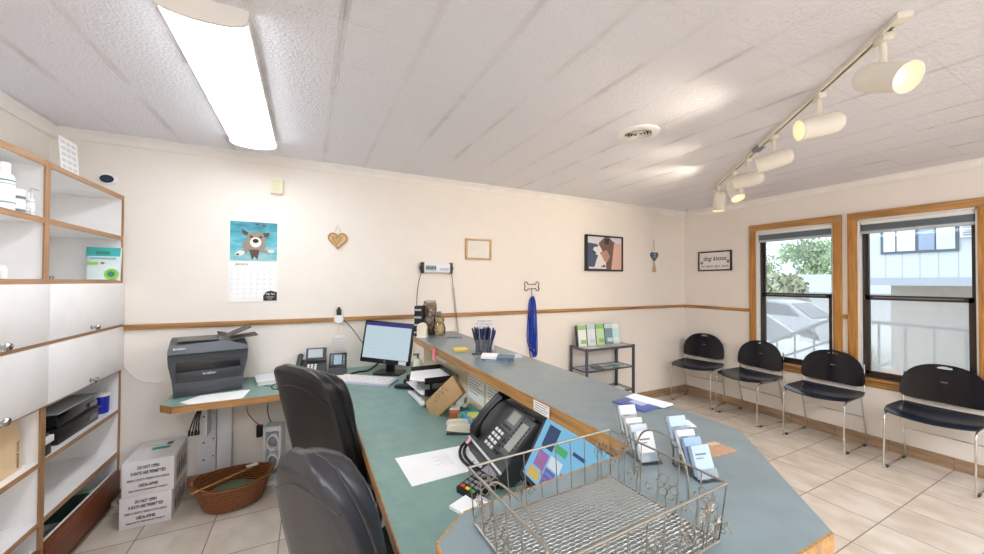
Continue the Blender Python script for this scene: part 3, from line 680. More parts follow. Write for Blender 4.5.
for k in range(14):
    w = .008 + .026 * rnd.random(); zb = -.60 - .13 * rnd.random(); yy = -.014 - .0034 * (k % 9); xo = (rnd.random() - .5) * .040; sway = (rnd.random() - .5) * .035
    L_ = [(xo * .15, yy * .9, -.094), (xo - w * .7, yy, -.16), (xo - w + sway * .4, yy, -.35), (xo - w * 1.2 + sway, yy - .004, zb + .10), (xo - w * .3 + sway * 1.3, yy - .007, zb), (xo + w * .9 + sway, yy - .004, zb + .07), (xo + w + sway * .3, yy, -.34), (xo + w * .6, yy, -.16), (xo * .15 + .004, yy * .9, -.094)]
    b = MB(); b.tube(catmull(L_, 6), .0075, 6, flat=.003); o = b.build('dog_lead', blues[k % 3], loc=(2.082, YB, 1.395)); tag(o, 'royal blue slip lead hanging in the bundle on the bone-shaped hook', 'dog lead', 'blue leads on the bone hook')
# framed dog picture
t = onwall('framed_picture', 'square black-framed portrait of a collie type dog on the rear wall', 'picture', 3.068, 1.785)
b = MB(); frame(b, .560, .410, .018, .040); b.build('frame', M_black, t); b = MB(); b.box(-.262, .262, -.028, -.002, -.187, .187); b.build('backing', flat('mist', (214, 214, 220)), t)
b = MB()
P_ = lambda *p: [(x * .262, z * .187) for x, z in p]
b.wallpoly(P_((-1, .62), (-.45, .55), (-.1, .1), (-.2, -.5), (.2, -1), (-1, -1)), -.0288, -.027, 0)
b.wallpoly(P_((-.35, .62), (0, 1), (.25, 1), (.5, .75), (.72, .6), (.70, -.1), (.5, -1), (.1, -1), (.05, -.3), (-.25, .1)), -.0294, -.027, 1)
b.wallpoly(P_((.55, .66), (1, .62), (1, -1), (.38, -1), (.45, -.3)), -.0298, -.027, 2)
b.wallpoly(P_((-.62, .35), (-.3, .46), (-.15, .15), (-.35, -.15), (-.72, .02)), -.0304, -.027, 3)
b.wallpoly(P_((-.35, -.05), (.02, -.1), (.1, -.55), (-.35, -.95), (-.62, -.95), (-.5, -.5)), -.0306, -.027, 3)
b.wallpoly(P_((-.28, .05), (.12, .2), (.3, -.2), (.1, -.6), (-.05, -.45)), -.0310, -.027, 4); b.wallpoly(P_((0, .9), (.26, .9), (.2, .55), (-.02, .6)), -.0312, -.027, 5)
b.wallpoly(ell(-.17, .02, .012, .010, 10), -.0316, -.027, 5); b.wallpoly(ell(-.12, .075, .008, .008, 10), -.0316, -.027, 5); b.wallpoly(P_((-.72, .1), (-.5, .05), (-.52, -.05), (-.7, -.02)), -.0316, -.027, 5)
b.wallpoly(P_((-.9, -.85), (-.1, -.85), (.3, -.85), (.3, -.96), (-.9, -.96)), -.0290, -.027, 3)
b.build('dog_print', [flat('slate', (74, 84, 112)), flat('umber', (112, 86, 78)), flat('salmon', (218, 178, 162)), flat('fur_white', (228, 222, 222)), flat('fur_tan', (186, 140, 118)), flat('fur_dark', (52, 42, 46))], t)
# heart with tassel
t = onwall('heart_hanger', 'small dark blue heart with beaded tassel hanging by the far corner', 'ornament', 3.915, 1.785)
b = MB(); b.wallpoly(heart(.072), -.018, -.004); b.build('heart', mat('slate_blue', (72, 88, 110), .5), t)
text('dog', .030, mat('chalk', (190, 200, 206), .8), t, (0, -.0185, .020), FRONT); text('house', .026, MATS['chalk'], t, (0, -.0185, -.010), FRONT)
b = MB(); b.tube([(0, -.012, .062), (0, -.006, .205)], .003, 5); b.build('string', mat('jute', (196, 170, 130), .8), t)
b = MB(); b.sphere((0, -.012, -.088), .012, nu=10, nv=6); b.lathe([(.010, 0), (.024, -.095), (.020, -.10), (.001, -.10)], 12, c=(0, -.012, -.10)); b.build('tassel', MATS['jute'], t)
# wall socket with night light, switch plate
t = onwall('night_light', 'round white plug-in night light with black adapter above it on the rail', 'night light', .228, 1.14)
b = MB(); b.T = Matrix.Rotation(R(90), 4, 'X'); b.lathe([(.036, 0), (.036, .028), (.030, .036), (.001, .036)], 24); b.build('disc', M_white, t)
b = MB(); b.box(-.018, .018, -.040, -.004, .036, .085, b=.005); b.cyl((0, -.022, .085), (0, -.022, .10), .010, n=10); b.build('adapter', mat('adapter_dark_green', (30, 44, 36), .4), t)
t = onwall('switch_plate', 'white wall plate with faint markings under the chair rail', 'wall plate', .232, .945)
b = MB(); b.box(-.046, .046, -.008, -.0005, -.060, .060, b=.003); b.build('plate', mat('plate_white', (232, 228, 224), .5), t); b = MB()
for k in range(4): b.box(-.03, .03, -.0088, -.0078, -.04 + k * .024, -.034 + k * .024)
b.build('markings', mat('pale_ink2', (206, 204, 206), .7), t)
b = MB(); b.tube(catmull([(.235, 3.19, 1.10), (.21, 3.20, 1.02), (.16, 3.205, .92), (.11, 3.20, .80), (.10, 3.18, .745)], 6), .0028, 6); tag(b.build('cream_cable', M_ivory), 'cream cable dropping from the night light behind the desk phone', 'cable')
b = MB(); b.tube(catmull([(.255, 3.19, 1.14), (.30, 3.20, 1.10), (.36, 3.205, 1.02), (.42, 3.17, .93), (.46, 3.08, .90)], 6), .003, 6); tag(b.build('black_cable', M_ink), 'black cable running from the night light to the computer monitor', 'cable')
# dog kisses sign on window wall
t = thing('dog_kisses_sign', 'black-framed white dog kisses sign on the window wall', 'sign', (XW, 2.812, 1.722), R(-90))
b = MB(); frame(b, .415, .245, .016, .024); b.build('frame', M_black, t); b = MB(); b.box(-.195, .195, -.014, -.002, -.110, .110); b.build('board', mat('sign_white', (234, 230, 226), .7), t)
text('dog kisses', .078, M_ink, t, (.0, -.0146, .030), FRONT, shear=.25, width=.285, bold=.0008); text('FIX  MANY  BAD  DAYS', .036, M_inkgrey, t, (0, -.0146, -.068), FRONT, width=.33, bold=.0006)
def paw(b, x, z, s):
    b.wallpoly(ell(x, z, s, s * .8, 12), -.0152, -.014)
    for k in range(4): b.wallpoly(ell(x + s * (-1.1 + .73 * k), z + s * (1.2 + .35 * (k in (1, 2))), s * .33, s * .45, 8), -.0152, -.014)
b = MB(); paw(b, -.160, -.028, .013); paw(b, .165, -.016, .013); b.build('paw_marks', M_ink, t)

# ================================================================== LITERATURE RACK
t = thing('literature_rack', 'dark grey three-tier metal rack against the rear wall', 'rack', (2.92, 3.07, 0))
M_rack = mat('rack_steel', (84, 92, 104), .4, .4)
W, Dp = .335, .125
for sx in (-1, 1):
    for sy in (-1, 1):
        b = MB(); b.box(sx * W - .012, sx * W + .012, sy * Dp - .012, sy * Dp + .012, 0, .762, b=.002); b.build('post', M_rack, t)
for z, nm in ((.742, 'top_frame'), (.515, 'middle_frame'), (.262, 'bottom_frame')):
    b = MB(); h = .012 if z > .7 else .006
    for sy in (-1, 1): b.box(-W + .012, W - .012, sy * Dp - .008, sy * Dp + .008, z - h, z + h)
    for sx in (-1, 1): b.box(sx * W - .008, sx * W + .008, -Dp + .012, Dp - .012, z - h, z + h)
    b.build(nm, M_rack, t, smooth=False)
    b = MB(); b.box(-W + .006, W - .006, -Dp + .006, Dp - .006, z - .004, z + .004 + (.006 if z > .7 else 0))
    b.build('shelf_panel', mat('rack_top', (176, 166, 160), .4) if z > .7 else clear('shelf_glass', (225, 235, 235), .3), t, smooth=False)
cols = [((236, 240, 232), (150, 200, 120)), ((226, 234, 236), (196, 214, 222)), ((196, 224, 180), (140, 200, 100)), ((120, 146, 158), (206, 220, 226)), ((206, 240, 238), (236, 246, 246))]
names = ['leftmost standing booklet on the grey rack, white with a green head', 'pale grey booklet standing second from left on the grey rack', 'green-topped booklet standing third on the grey rack', 'slate blue booklet standing fourth on the grey rack', 'pale aqua leaflet standing rightmost on the grey rack']
for k in range(5):
    x = 2.665 + k * .128 - (.03 if k == 4 else 0)
    t = thing('standing_booklet', names[k], 'booklet', (x, 3.10, .7535), 0, 'booklets on top of the rack', rot=(R(-10), 0, R(-14)))
    hh = .235 - (.01 if k == 4 else 0)
    b = MB(); b.box(-.050, .050, -.004, .004, 0, hh); b.build('pages', mat('bk%d' % k, cols[k][0], .5), t)
    b = MB(); b.box(-.049, .049, -.0048, -.004, hh * .76, hh * .98); b.build('cover_picture', mat('bkp%d' % k, cols[k][1], .5), t); b = MB(); b.box(-.02, .045, -.0048, -.004, hh * .12, hh * .30); b.build('cover_caption', mat('bkp%d' % k, cols[k][1], .5), t)
    if k < 4:
        b = MB(); b.box(-.057, -.051, -.012, .045, 0, hh * .98, m=0); b.box(-.057, .050, .0045, .010, 0, hh * .85); b.build('holder', mat('holder_dark', (58, 62, 66), .3), t)
for k, (x, y, c, l) in enumerate(((2.70, 3.0, (214, 210, 206), 'pale leaflet lying flat at the left front of the rack top'), (3.10, 3.02, (196, 190, 190), 'grey leaflet lying flat at the right of the rack top'))):
    b = MB(); b.box(-.07, .07, -.045, .045, 0, .003); tag(b.build('flat_leaflet', mat('leaf%d' % k, c, .5), loc=(x, y, .753), rz=.15 - .4 * k), l, 'leaflet', 'leaflets lying on the rack')
for k, (x, c) in enumerate(((2.70, (180, 190, 206)), (2.83, (120, 128, 140)), (2.95, (206, 214, 222)), (3.06, (146, 186, 182)), (3.16, (226, 230, 230)))):
    b = MB(); b.box(-.050, .050, -.075, .075, 0, .006); b.box(-.04, .04, -.05, -.02, .006, .0066, m=1)
    tag(b.build('magazine', [mat('mag%d' % k, c, .4), M_inkgrey], loc=(x, 3.06, .5195), rz=-.25), ['lilac', 'dark grey', 'pale blue', 'sea green', 'white'][k] + ' magazine fanned out on the middle shelf of the rack', 'magazine', 'magazines on the middle rack shelf')
t = thing('umbrella_pouch', 'dark green folded bag on the bottom rack shelf', 'bag', (2.86, 3.04, .267)); b = MB(); b.sphere((0, 0, .045), (.085, .05, .045), nu=18, nv=10); b.build('bag', mat('bottle_green', (30, 62, 54), .5), t)
b = MB(); b.box(-.16, -.07, -.02, .02, .004, .018, b=.003); b.build('handle', flat('red', (196, 70, 70)), t)
b = MB(); b.box(-.09, .09, -.06, .06, 0, .010); tag(b.build('paper_pad', M_paper, loc=(3.06, 3.03, .267)), 'white pad lying on the bottom rack shelf', 'paper pad')

# ================================================================== WAITING CHAIRS
def make_stack_chair(label):
    t = thing('waiting_chair', label, 'chair', (0, 0, 0), 0, 'waiting chairs by the windows')
    rod = .0062
    for s in (-1, 1):
        y = s * .222
        P = catmull([(-.196, y * .98, .72), (-.186, y, .62), (-.178, y, .50), (-.165, y, .452), (-.12, y, .438), (.14, y, .432), (.185, y, .425), (.205, y, .40), (.212, y, .36), (.226, y, .05), (.222, y, .018), (.195, y, .0075), (-.18, y, .0075), (-.212, y, .018), (-.216, y, .05), (-.150, y, .30), (-.118, y, .425)], 5)
        b = MB(); b.tube(P, rod, 8); b.build('side_frame', M_chrome, t)
        for x in (.17, -.17):
            b = MB(); b.box(x - .022, x + .022, y - .011, y + .011, .0, .013, b=.003); b.build('glide', M_black, t)
    b = MB(); b.cyl((-.165, -.222, .255), (-.165, .222, .255), .0045, n=8); b.cyl((.12, -.222, .428), (.12, .222, .428), .0055, n=8); b.cyl((-.12, -.222, .430), (-.12, .222, .430), .0055, n=8); b.build('stretcher', M_chrome, t)
    # seat
    P = []; I, J = 13, 15
    for i in range(I):
        row = []
        for j in range(J):
            u, v = -1 + 2 * i / (I - 1), -1 + 2 * j / (J - 1)
            su, sv = u * math.sqrt(1 - .30 * v * v), v * math.sqrt(1 - .16 * u * u)
            x = .010 + su * .225; y = sv * .248
            z = .455 + .012 * v * v - .016 * (1 - v * v) * (1 - u * u) - .030 * max(0, u - .35) ** 2 * (1.6 - v * v * .5) + .012 * max(0, -u) ** 2
            row.append((x, y, z))
        P.append(row)
    b = MB(); b.shell(P, .010); b.build('seat', M_seat, t, ang=60)
    # backrest with hand slot
    n = 48; outer = []; slot = []
    for k in range(n):
        a = 2 * math.pi * k / n; c, s_ = math.cos(a), math.sin(a)
        zc = .585; p = 5.0 if s_ < 0 else 2.35
        e = (abs(c) ** p + abs(s_) ** p) ** (-1 / p); outer.append((.236 * c * e, zc + (.228 if s_ > 0 else .070) * s_ * e))
        slot.append((.044 * c * ((abs(c) ** 3 + abs(s_) ** 3) ** (-1 / 3)), .787 + .0105 * s_ * ((abs(c) ** 3 + abs(s_) ** 3) ** (-1 / 3))))
    P = []
    for i in range(7):
        u = i / 6; row = []
        for k in range(n):
            y = slot[k][0] + (outer[k][0] - slot[k][0]) * u; z = slot[k][1] + (outer[k][1] - slot[k][1]) * u
            x = -.186 - .075 * (z - .56) + .60 * y * y
            row.append((x, y, z))
        P.append(row)
    b = MB(); b.shell(P, -.010, wrap=True); b.build('backrest', M_seat_back, t, ang=60)
    b = MB(); b.box(-.1875, -.1835, -.018, .018, .672, .680); b.build('maker_plate', M_midgrey, t)
    return t
M_seat_back = mat('navy_black_back_plastic', (16, 18, 30), .16)
chair0 = make_stack_chair('')
spots = [(4.275, 2.875, 180 + 12, 'waiting chair in the far corner beside the rear wall'), (4.285, 2.295, 180 - 6, 'waiting chair standing under the left end of the first window'),
         (4.290, 1.660, 180, 'waiting chair standing in front of the post between the two windows'), (4.285, .975, 180, 'waiting chair nearest the right edge of the photo, under the second window')]
for i, (x, y, a, l) in enumerate(spots):
    o = chair0 if i == 0 else copy_tree(chair0)
    o.location = (x, y, 0); o.rotation_euler = (0, 0, R(a)); o['label'] = 'black plastic ' + l

# ================================================================== DESK AND COUNTER
DZ, CZ = .74, 1.05
t = thing('office_desk', 'teal laminate staff desk with oak edge along counter and rear wall', 'desk', (0, 0, 0))
desk = [(-.74, YB - .004), (-.74, 2.715), (-.672, 2.652), (.03, 2.652), (.222, 2.46), (.226, .40), (.795, .40), (.795, 2.70), (.90, 2.70), (.90, YB - .004)]
b = MB(); b.prism(desk, DZ - .032, DZ); b.build('worktop', M_teal, t, smooth=False)
edge = desk[0:6]
def band(path, z0, z1, th, mt, name, parent):
    b = MB()
    for (x0, y0), (x1, y1) in zip(path, path[1:]):
        d = Vector((x1 - x0, y1 - y0, 0)); n_ = Vector((d.y, -d.x, 0)).normalized() * th; dd = d.normalized() * th * .4
        p = [Vector((x0, y0, 0)) - dd, Vector((x1, y1, 0)) + dd]
        q = [p[0], p[1], p[1] - n_, p[0] - n_]
        b.loft([[v + Vector((0, 0, z)) for v in q] for z in (z0, z1)])
    return b.build(name, mt, parent, smooth=False)
band(edge, DZ - .040, DZ - .0004, -.004, M_oakx, 'oak_edge', t)
b = MB(); b.box(.40, .42, .62, 2.55, .0, DZ - .033); b.build('modesty_panel', wood('panel_brown', (120, 80, 50), 'y'), t, smooth=False)
for x0, x1 in ((-.655, -.575),):
    b = MB(); b.box(x0 - .02, x1 + .01, YB - .030, YB - .012, .12, DZ - .033, b=.002); b.box(x1 - .03, x1 - .018, YB - .16, YB - .03, .40, DZ - .033); b.build('bracket_plate', mat('bracket_white', (226, 226, 230), .45), t)
    b = MB()
    for zz in (.20, .32, .5):
        b.sphere((x0 + .02, YB - .031, zz), (.006, .003, .006), nu=8, nv=5); b.sphere((x1 - .006, YB - .031, zz + .02), (.005, .003, .005), nu=8, nv=5)
    b.build('bolts', M_darkgrey, t)
b = MB(); b.box(-.552, -.468, YB - .075, YB - .014, .11, DZ - .033, b=.003); b.build('support_leg', MATS['bracket_white'], t)

t = thing('reception_counter', 'raised grey-green reception counter with oak edge and cream half wall', 'counter', (0, 0, 0))
ctr = [(.182, .285), (.76, .285), (1.055, .59), (1.062, 2.80), (.77, 2.80), (.700, 2.665), (.708, .632), (.245, .592), (.182, .54)]
b = MB(); b.prism(ctr, CZ - .026, CZ); b.build('countertop', M_grey, t, smooth=False)
band(ctr[4:] + ctr[:2], CZ - .044, CZ - .0004, -.004, M_oaky, 'oak_edge', t)
band(ctr[1:5], CZ - .044, CZ - .001, -.0012, M_oaky, 'outer_edge', t)
b = MB(); b.box(.805, .905, .42, 2.76, 0, CZ - .027); b.box(.30, .805, .375, .44, DZ, CZ - .027); b.box(.30, .805, .375, .395, 0, DZ); b.build('half_wall', mat('halfwall_cream', (226, 210, 178), .8), t, smooth=False)

# ---- sheets pinned to the half wall below the counter edge
sheets = [(1.780, .208, .905, .180, 0), (1.545, .208, .905, .180, 0), (1.324, .172, .915, .150, 0), (1.165, .080, .920, .14, 0)]
for k, (yc, w, zc, h, nm) in enumerate(sheets):
    t = thing('posted_sheet', ['printed notice pinned leftmost under the counter edge, beside the tape roll', 'printed notice second from left under the counter edge above the phone handset', 'grey printed notice pinned behind the big desk phone', 'narrow notice strip pinned under the counter, nearest the touchscreen'][k], 'notice', (.8035, yc, zc), R(-90), 'notices below the counter edge')
    b = MB(); b.box(-w / 2, w / 2, -.0014, 0, -h / 2, h / 2); b.build('sheet', M_paper if k < 2 else mat('grey_sheet', (214, 212, 208), .7), t)
    b = MB()
    for r_ in range(9):
        ln = w * (.42 - .12 * ((r_ * 7 + k) % 3)); z = h / 2 - .016 - r_ * .0155; b.box(-w * .42, -w * .42 + w * .42 + ln, -.002, -.0013, z - .002, z + .002)
    b.build('printed_lines', mat('line_ink', (164, 166, 170), .8), t)
b = MB(); b.box(-.10, .10, -.0014, 0, -.04, .028); tag(b.build('posted_card', M_paper, loc=(.8035, 2.35, .955), rz=R(-90)), 'white sheet pinned under the far end of the counter', 'notice')
b = MB(); b.box(-.085, .085, -.0014, 0, -.018, .014); tag(b.build('posted_strip', M_paper, loc=(.8035, 2.02, .975), rz=R(-90)), 'white paper strip stuck under the counter edge above the letter tray', 'notice')
t = thing('edge_label', 'white printed label stuck on the oak edge of the counter', 'label', (.697, 1.015, CZ - .018), R(-90))
b = MB(); b.box(-.045, .045, -.0014, 0, -.020, .016); b.build('sheet', M_paper, t); b = MB()
for k in range(4): b.box(-.038, .038 - .01 * (k % 2), -.002, -.0013, .010 - k * .008, .0118 - k * .008)
b.build('printed_lines', M_inkgrey, t)
b = MB(); b.box(-.030, .030, -.002, 0, -.050, .022); tag(b.build('pink_note', flat('pink', (246, 130, 150)), loc=(.694, 2.16, CZ - .030), rz=R(-90)), 'pink sticky note on the counter edge near the far end', 'sticky note')

# ================================================================== ON THE COUNTER
def on(name, label, cat, x, y, z=CZ, rz=0.0, group=None): return thing(name, label, cat, (x, y, z), rz, group)
for k in range(4):
    b = MB(); b.box(-.030, .030, -.045, .045, 0, .054, b=.002); b.box(-.0308, .022, -.046, .036, .020, .034, m=1)
    tag(b.build('black_carton', [M_ink, mat('carton_print', (170, 170, 170), .6)], loc=(.748, 2.675, CZ + .0 + k * .055), rz=R(-30)), ['bottom', 'second', 'third', 'top'][k] + ' black carton of the stack at the far end of the counter', 'carton', 'black cartons at the counter end')
def jar(label, loc, h, r, fill):
    t = thing('treat_jar', label, 'jar', loc, 0, 'clear treat jars')
    b = MB(); b.lathe([(r * .96, 0), (r, .004), (r, h * .80), (r * .86, h * .88), (r * .86, h * .91)], 28, cap=False); b.lathe([(.001, .001), (r * .96, .001)], 28, cap=False); b.build('glass', M_jar, t)
    b = MB(); b.lathe([(r * .90, h * .88), (r * .90, h), (r * .84, h + .004), (.001, h + .004)], 28); b.build('lid', clear('jar_lid', (235, 238, 240), .3, .1, .35), t)
    b = MB(); g = random.Random(int(h * 1000) + int(fill[0])); zz = .006; q = 0
    while zz < h * .74:
        for k in range(7):
            a = g.random() * 6.28; rr = r * (.30 + .5 * g.random()); c = Vector((rr * math.cos(a), rr * math.sin(a), zz + .008))
            tb = bmesh.new(); bmesh.ops.create_cube(tb, size=1); M_ = Matrix.Translation(c) @ Euler((g.random() * 3, g.random() * 3, g.random() * 3)).to_matrix().to_4x4() @ Matrix.Diagonal((.026, .012, .010, 1))
            b.merge(tb, M_, k % 3)
        zz += .011
    o = b.build('dog_treats', [mat('treat_%d_%d' % (k, fill[0]), tuple(min(255, v + k * 18 - 18) for v in fill), .7) for k in range(3)], loc=(loc[0], loc[1], loc[2]), smooth=False)
    tag(o, label.replace('clear jar', 'brown dog treats inside the clear jar').replace('glass bottle', 'yellow treats inside the glass bottle'), 'dog treats', kind='stuff')
jar('clear jar with lid, lower of the two stacked at the counter end', (.840, 2.725, CZ), .118, .048, (196, 156, 130))
jar('clear jar with lid, upper of the two stacked at the counter end', (.840, 2.725, CZ + .123), .128, .052, (208, 170, 150))
t = on('snack_bottle', 'bear-shaped clear bottle of yellow treats with a grey cap', 'bottle', .884, 2.635)
b = MB(); b.lathe([(.044, 0), (.050, .006), (.052, .05), (.044, .075), (.036, .09), (.040, .112), (.036, .132), (.018, .145), (.017, .15)], 24, cap=False); b.build('clear_body', M_jar, t)
b = MB(); b.lathe([(.018, .148), (.019, .168), (.014, .176), (.001, .176)], 18); b.build('cap', M_midgrey, t)
b = MB(); g = random.Random(5)
for k in range(60):
    a = g.random() * 6.28; z = .008 + .115 * g.random(); rr = (.034 if z < .07 else .024) * math.sqrt(g.random()); b.sphere((rr * math.cos(a), rr * math.sin(a), z), .0095, m=k % 2, nu=6, nv=4)
tag(b.build('yellow_treats', [flat('honey', (228, 178, 70)), flat('honey2', (240, 206, 120))], loc=(.884, 2.635, CZ)), 'yellow dog treats filling the bear-shaped bottle', 'dog treats', kind='stuff')
t = on('curved_stand', 'cream rounded plastic stand at the far end of the counter', 'stand', .738, 2.575, rz=R(-35))
t.scale = (.62, .62, .95)
b = MB(); b.wallpoly([(-.05, 0)] + [(.05 * math.cos(R(a)) , .075 + .035 * math.sin(R(a))) for a in range(180, -1, -12)] + [(.05, 0)], -.04, .04); b.build('shell', M_ivory, t); b = MB(); b.box(-.058, .058, -.048, .048, 0, .008, b=.003); b.build('foot', M_white, t)
b = MB(); b.box(-.055, .055, -.028, .028, 0, .004, b=.001); tag(b.build('blue_card', mat('card_blue', (90, 104, 150), .4), loc=(.940, 2.46, CZ), rz=R(-25)), 'small blue card lying on the far end of the counter', 'card')
t = on('sticky_pad', 'yellow sticky note pad on the counter near the pen cup', 'note pad', .800, 1.99, rz=R(-8)); b = MB(); b.box(-.038, .038, -.038, .038, 0, .010); b.build('pad', flat('yellow', (238, 206, 96)), t, smooth=False)
b = MB(); b.box(-.038, .038, -.038, .038, .0102, .0112); b.build('top_sheet', flat('yellow2', (246, 220, 120)), t, smooth=False)
# pen cup
t = on('pen_cup', 'clear acrylic pen cup with a small white sign at the back', 'pen cup', .888, 1.86, rz=R(-30))
b = MB(); b.box(-.062, .062, -.050, .055, 0, .010, b=.002); b.box(-.045, .045, -.040, -.037, .01, .08); b.box(-.045, .045, .026, .029, .01, .08); b.box(-.045, -.042, -.037, .026, .01, .08); b.box(.042, .045, -.037, .026, .01, .08); b.build('holder', M_acryl, t, smooth=False)
b = MB(); b.box(-.056, .056, .034, .037, .010, .185); b.build('sign_sheet', mat('sign_clear', (240, 236, 232), .4), t)
for k, s_ in enumerate(('THANK YOU', 'for choosing our', 'pet hospital', 'please take', 'a pen')): text(s_, .0145, M_inkgrey, t, (0, .0338, .174 - k * .015), FRONT)
g = random.Random(11)
for k in range(18):
    x, y = (-.032 + .0128 * (k % 6)), (-.026 + .016 * (k // 6)); b = MB(); ln = .128 + .012 * g.random()
    tilt = Euler(((g.random() - .5) * .26, x * 6.0 + (g.random() - .5) * .16, 0))
    b.lathe([(.0015, 0), (.004, .012), (.0046, .02), (.0046, ln - .012), (.0038, ln), (.001, ln)], 8); b.box(.0045, .0062, -.0015, .0015, ln - .045, ln - .006)
    Mx = Matrix.Translation((.888, 1.86, CZ)) @ Matrix.Rotation(R(-30), 4, 'Z') @ Matrix.Translation((x, y - .004, .0105))
    o = b.build('pen', M_navy if k % 4 else M_ink, loc=Mx.translation, rot=(tilt.x, tilt.y, R(-30))); tag(o, 'navy pen standing with the others in the acrylic cup', 'pen', 'pens in the acrylic cup')
# business cards in front of pen cup
t = on('card_tray', 'low clear tray with blue and white cards in front of the pen cup', 'card tray', .868, 1.655, rz=R(-38)); b = MB(); b.box(-.060, .060, -.036, .036, 0, .006, b=.001); b.box(-.06, .06, .03, .036, .006, .022); b.build('tray', mat('tray_smoke', (150, 166, 176), .25), t, smooth=False)
for k in range(2):
    b = MB(); b.box(-.043, .043, -.025, .025, 0, .014, M=Matrix.Rotation(R(10), 4, 'X')); tag(b.build('card_stack', [M_paper, mat('slateblue_card', (104, 126, 146), .4)][k], loc=(.838 + .058 * k, 1.682 - .062 * k, CZ + .013), rz=R(-38)), ['white', 'slate blue'][k] + ' business card stack in the low tray before the pen cup', 'card stack', 'cards in the low tray')
b = MB(); b.box(-.07, .07, -.05, .05, 0, .0015); tag(b.build('loose_sheet', mat('pale_sheet', (206, 214, 216), .5), loc=(.975, 1.73, CZ), rz=R(-20)), 'pale loose leaflet on the counter behind the card tray', 'leaflet')
# envelopes
t = on('blue_booklet', 'blue booklet lying at the outer edge of the counter', 'booklet', .968, .868, rz=R(8)); b = MB(); b.box(-.050, .042, -.065, .055, 0, .004, b=.001); b.build('cover', mat('cover_blue', (84, 98, 160), .4), t); b = MB(); b.box(-.01, .03, -.03, .02, .004, .0046); b.build('emblem', flat('pale_lilac', (190, 198, 226)), t)
b = MB(); b.box(-.030, .030, -.075, .060, 0, .003); tag(b.build('white_booklet', M_paper, loc=(1.020, .868, CZ + .0048), rz=R(10)), 'white leaflet half covering the blue booklet on the counter', 'leaflet')
t = on('brown_coaster', 'square tan coaster card on the counter near its angled end', 'coaster', .876, .549, rz=R(-5)); b = MB(); b.box(-.041, .041, -.030, .030, 0, .003, b=.001); b.build('card', mat('coaster_tan', (178, 140, 112), .6, vary=.12, vscale=120), t); b = MB(); b.box(.005, .035, .010, .024, .003, .0034); b.build('patch', flat('coaster_pale', (206, 178, 156)), t)
# tiered business card racks
def card_rack(label, which, x, y, rz, cols):
    t = on('card_rack', label, 'card rack', x, y, rz=rz); t.scale = (.84, .84, .84)
    b = MB(); b.box(-.050, .050, -.029, .029, 0, .003); b.build('base', M_acryl, t, smooth=False)
    for k in range(4):
        xb, zb = .044 - .026 * k, .004 + .015 * k
        b = MB(); b.T = Matrix.Translation((xb, 0, zb)) @ Matrix.Rotation(R(-22), 4, 'Y')
        b.box(-.019, -.017, -.028, .028, 0, .075); b.box(-.017, .002, -.028, .028, 0, .002); b.box(.0, .002, -.028, .028, .002, .024); b.build('pocket', M_acryl, t, smooth=False)
        for s_ in (-1, 1):
            b = MB(); b.box(-.002, .002, s_ * .027 - .001, s_ * .027 + .001, -zb + .003, .004, M=Matrix.Translation((xb - .012, 0, zb))); b.build('riser', M_acryl, t, smooth=False)
    M0 = Matrix.Translation((x, y, CZ)) @ Matrix.Rotation(rz, 4, 'Z') @ Matrix.Scale(.84, 4)
    for k in range(4):
        xb, zb = .044 - .026 * k, .0065 + .015 * k
        b = MB(); b.T = M0 @ Matrix.Translation((xb, 0, zb)) @ Matrix.Rotation(R(-22), 4, 'Y')
        b.box(-.0165, -.004 - .002 * (k % 2), -.025, .025, 0, .074 - .006 * (k % 3)); b.box(-.004 - .002 * (k % 2), -.0036 - .002 * (k % 2), -.019, .012, .052, .056, m=1) if k == 0 else None; b.box(-.004 - .002 * (k % 2), -.0036 - .002 * (k % 2), -.019, .002, .044, .0465, m=1)
        tag(b.build('business_cards', [cols[k % len(cols)], M_inkgrey], smooth=False), 'packet of cards in the %s pocket of the %s' % (['front', 'second', 'third', 'rear'][k], which), 'cards', 'cards in the ' + which)
cA = [mat('cardw1', (222, 222, 224), .5), mat('cardw2', (198, 205, 212), .5), mat('cardw3', (226, 224, 218), .5)]; cB = [mat('cardb1', (176, 196, 220), .5), mat('cardb2', (150, 176, 206), .5), mat('cardb3', (236, 238, 242), .5)]
card_rack('clear tiered card rack with white cards, right behind the wire basket handle', 'card rack behind the basket handle', .690, .602, R(256), cA)
card_rack('clear tiered card rack with blue cards, nearer the tan coaster', 'card rack nearer the tan coaster', .735, .500, R(256), cB)
b = MB(); b.box(-.025, .025, -.032, .032, 0, .0015, M=Matrix()); tag(b.build('loose_card', M_paper, loc=(.949, .690, CZ + .001), rz=R(60)), 'single white card lying on the counter between the blue booklet and the tan coaster', 'card')

# ---------------- wire basket
t = on('wire_basket', 'silver wire basket with flower sides and woven mesh bottom', 'basket', .408, .450, rz=R(2.5))
hx, hy, bx, by, H_ = .163, .116, .155, .108, .094
b = MB(); b.tube([(-hx, -hy, H_), (hx, -hy, H_), (hx, hy, H_), (-hx, hy, H_)], .0019, 8, closed=True)
b.bm.free(); b = MB()
def bar(b, p, q, r, m=0): b.cyl(p, q, r, n=8, m=m)
cr = [(-hx, -hy, H_), (hx, -hy, H_), (hx, hy, H_), (-hx, hy, H_)]; cb_ = [(-bx, -by, .004), (bx, -by, .004), (bx, by, .004), (-bx, by, .004)]
for i in range(4): bar(b, cr[i], cr[(i + 1) % 4], .0020); b.sphere(cr[i], .0021, nu=8, nv=6)
b.build('rim', M_steel, t)
b = MB()
for i in range(4): bar(b, cb_[i], cb_[(i + 1) % 4], .0022); b.sphere(cb_[i], .0024, nu=8, nv=6)
b.build('base_frame', M_steel, t)
b = MB(); n1, n2 = 44, 31
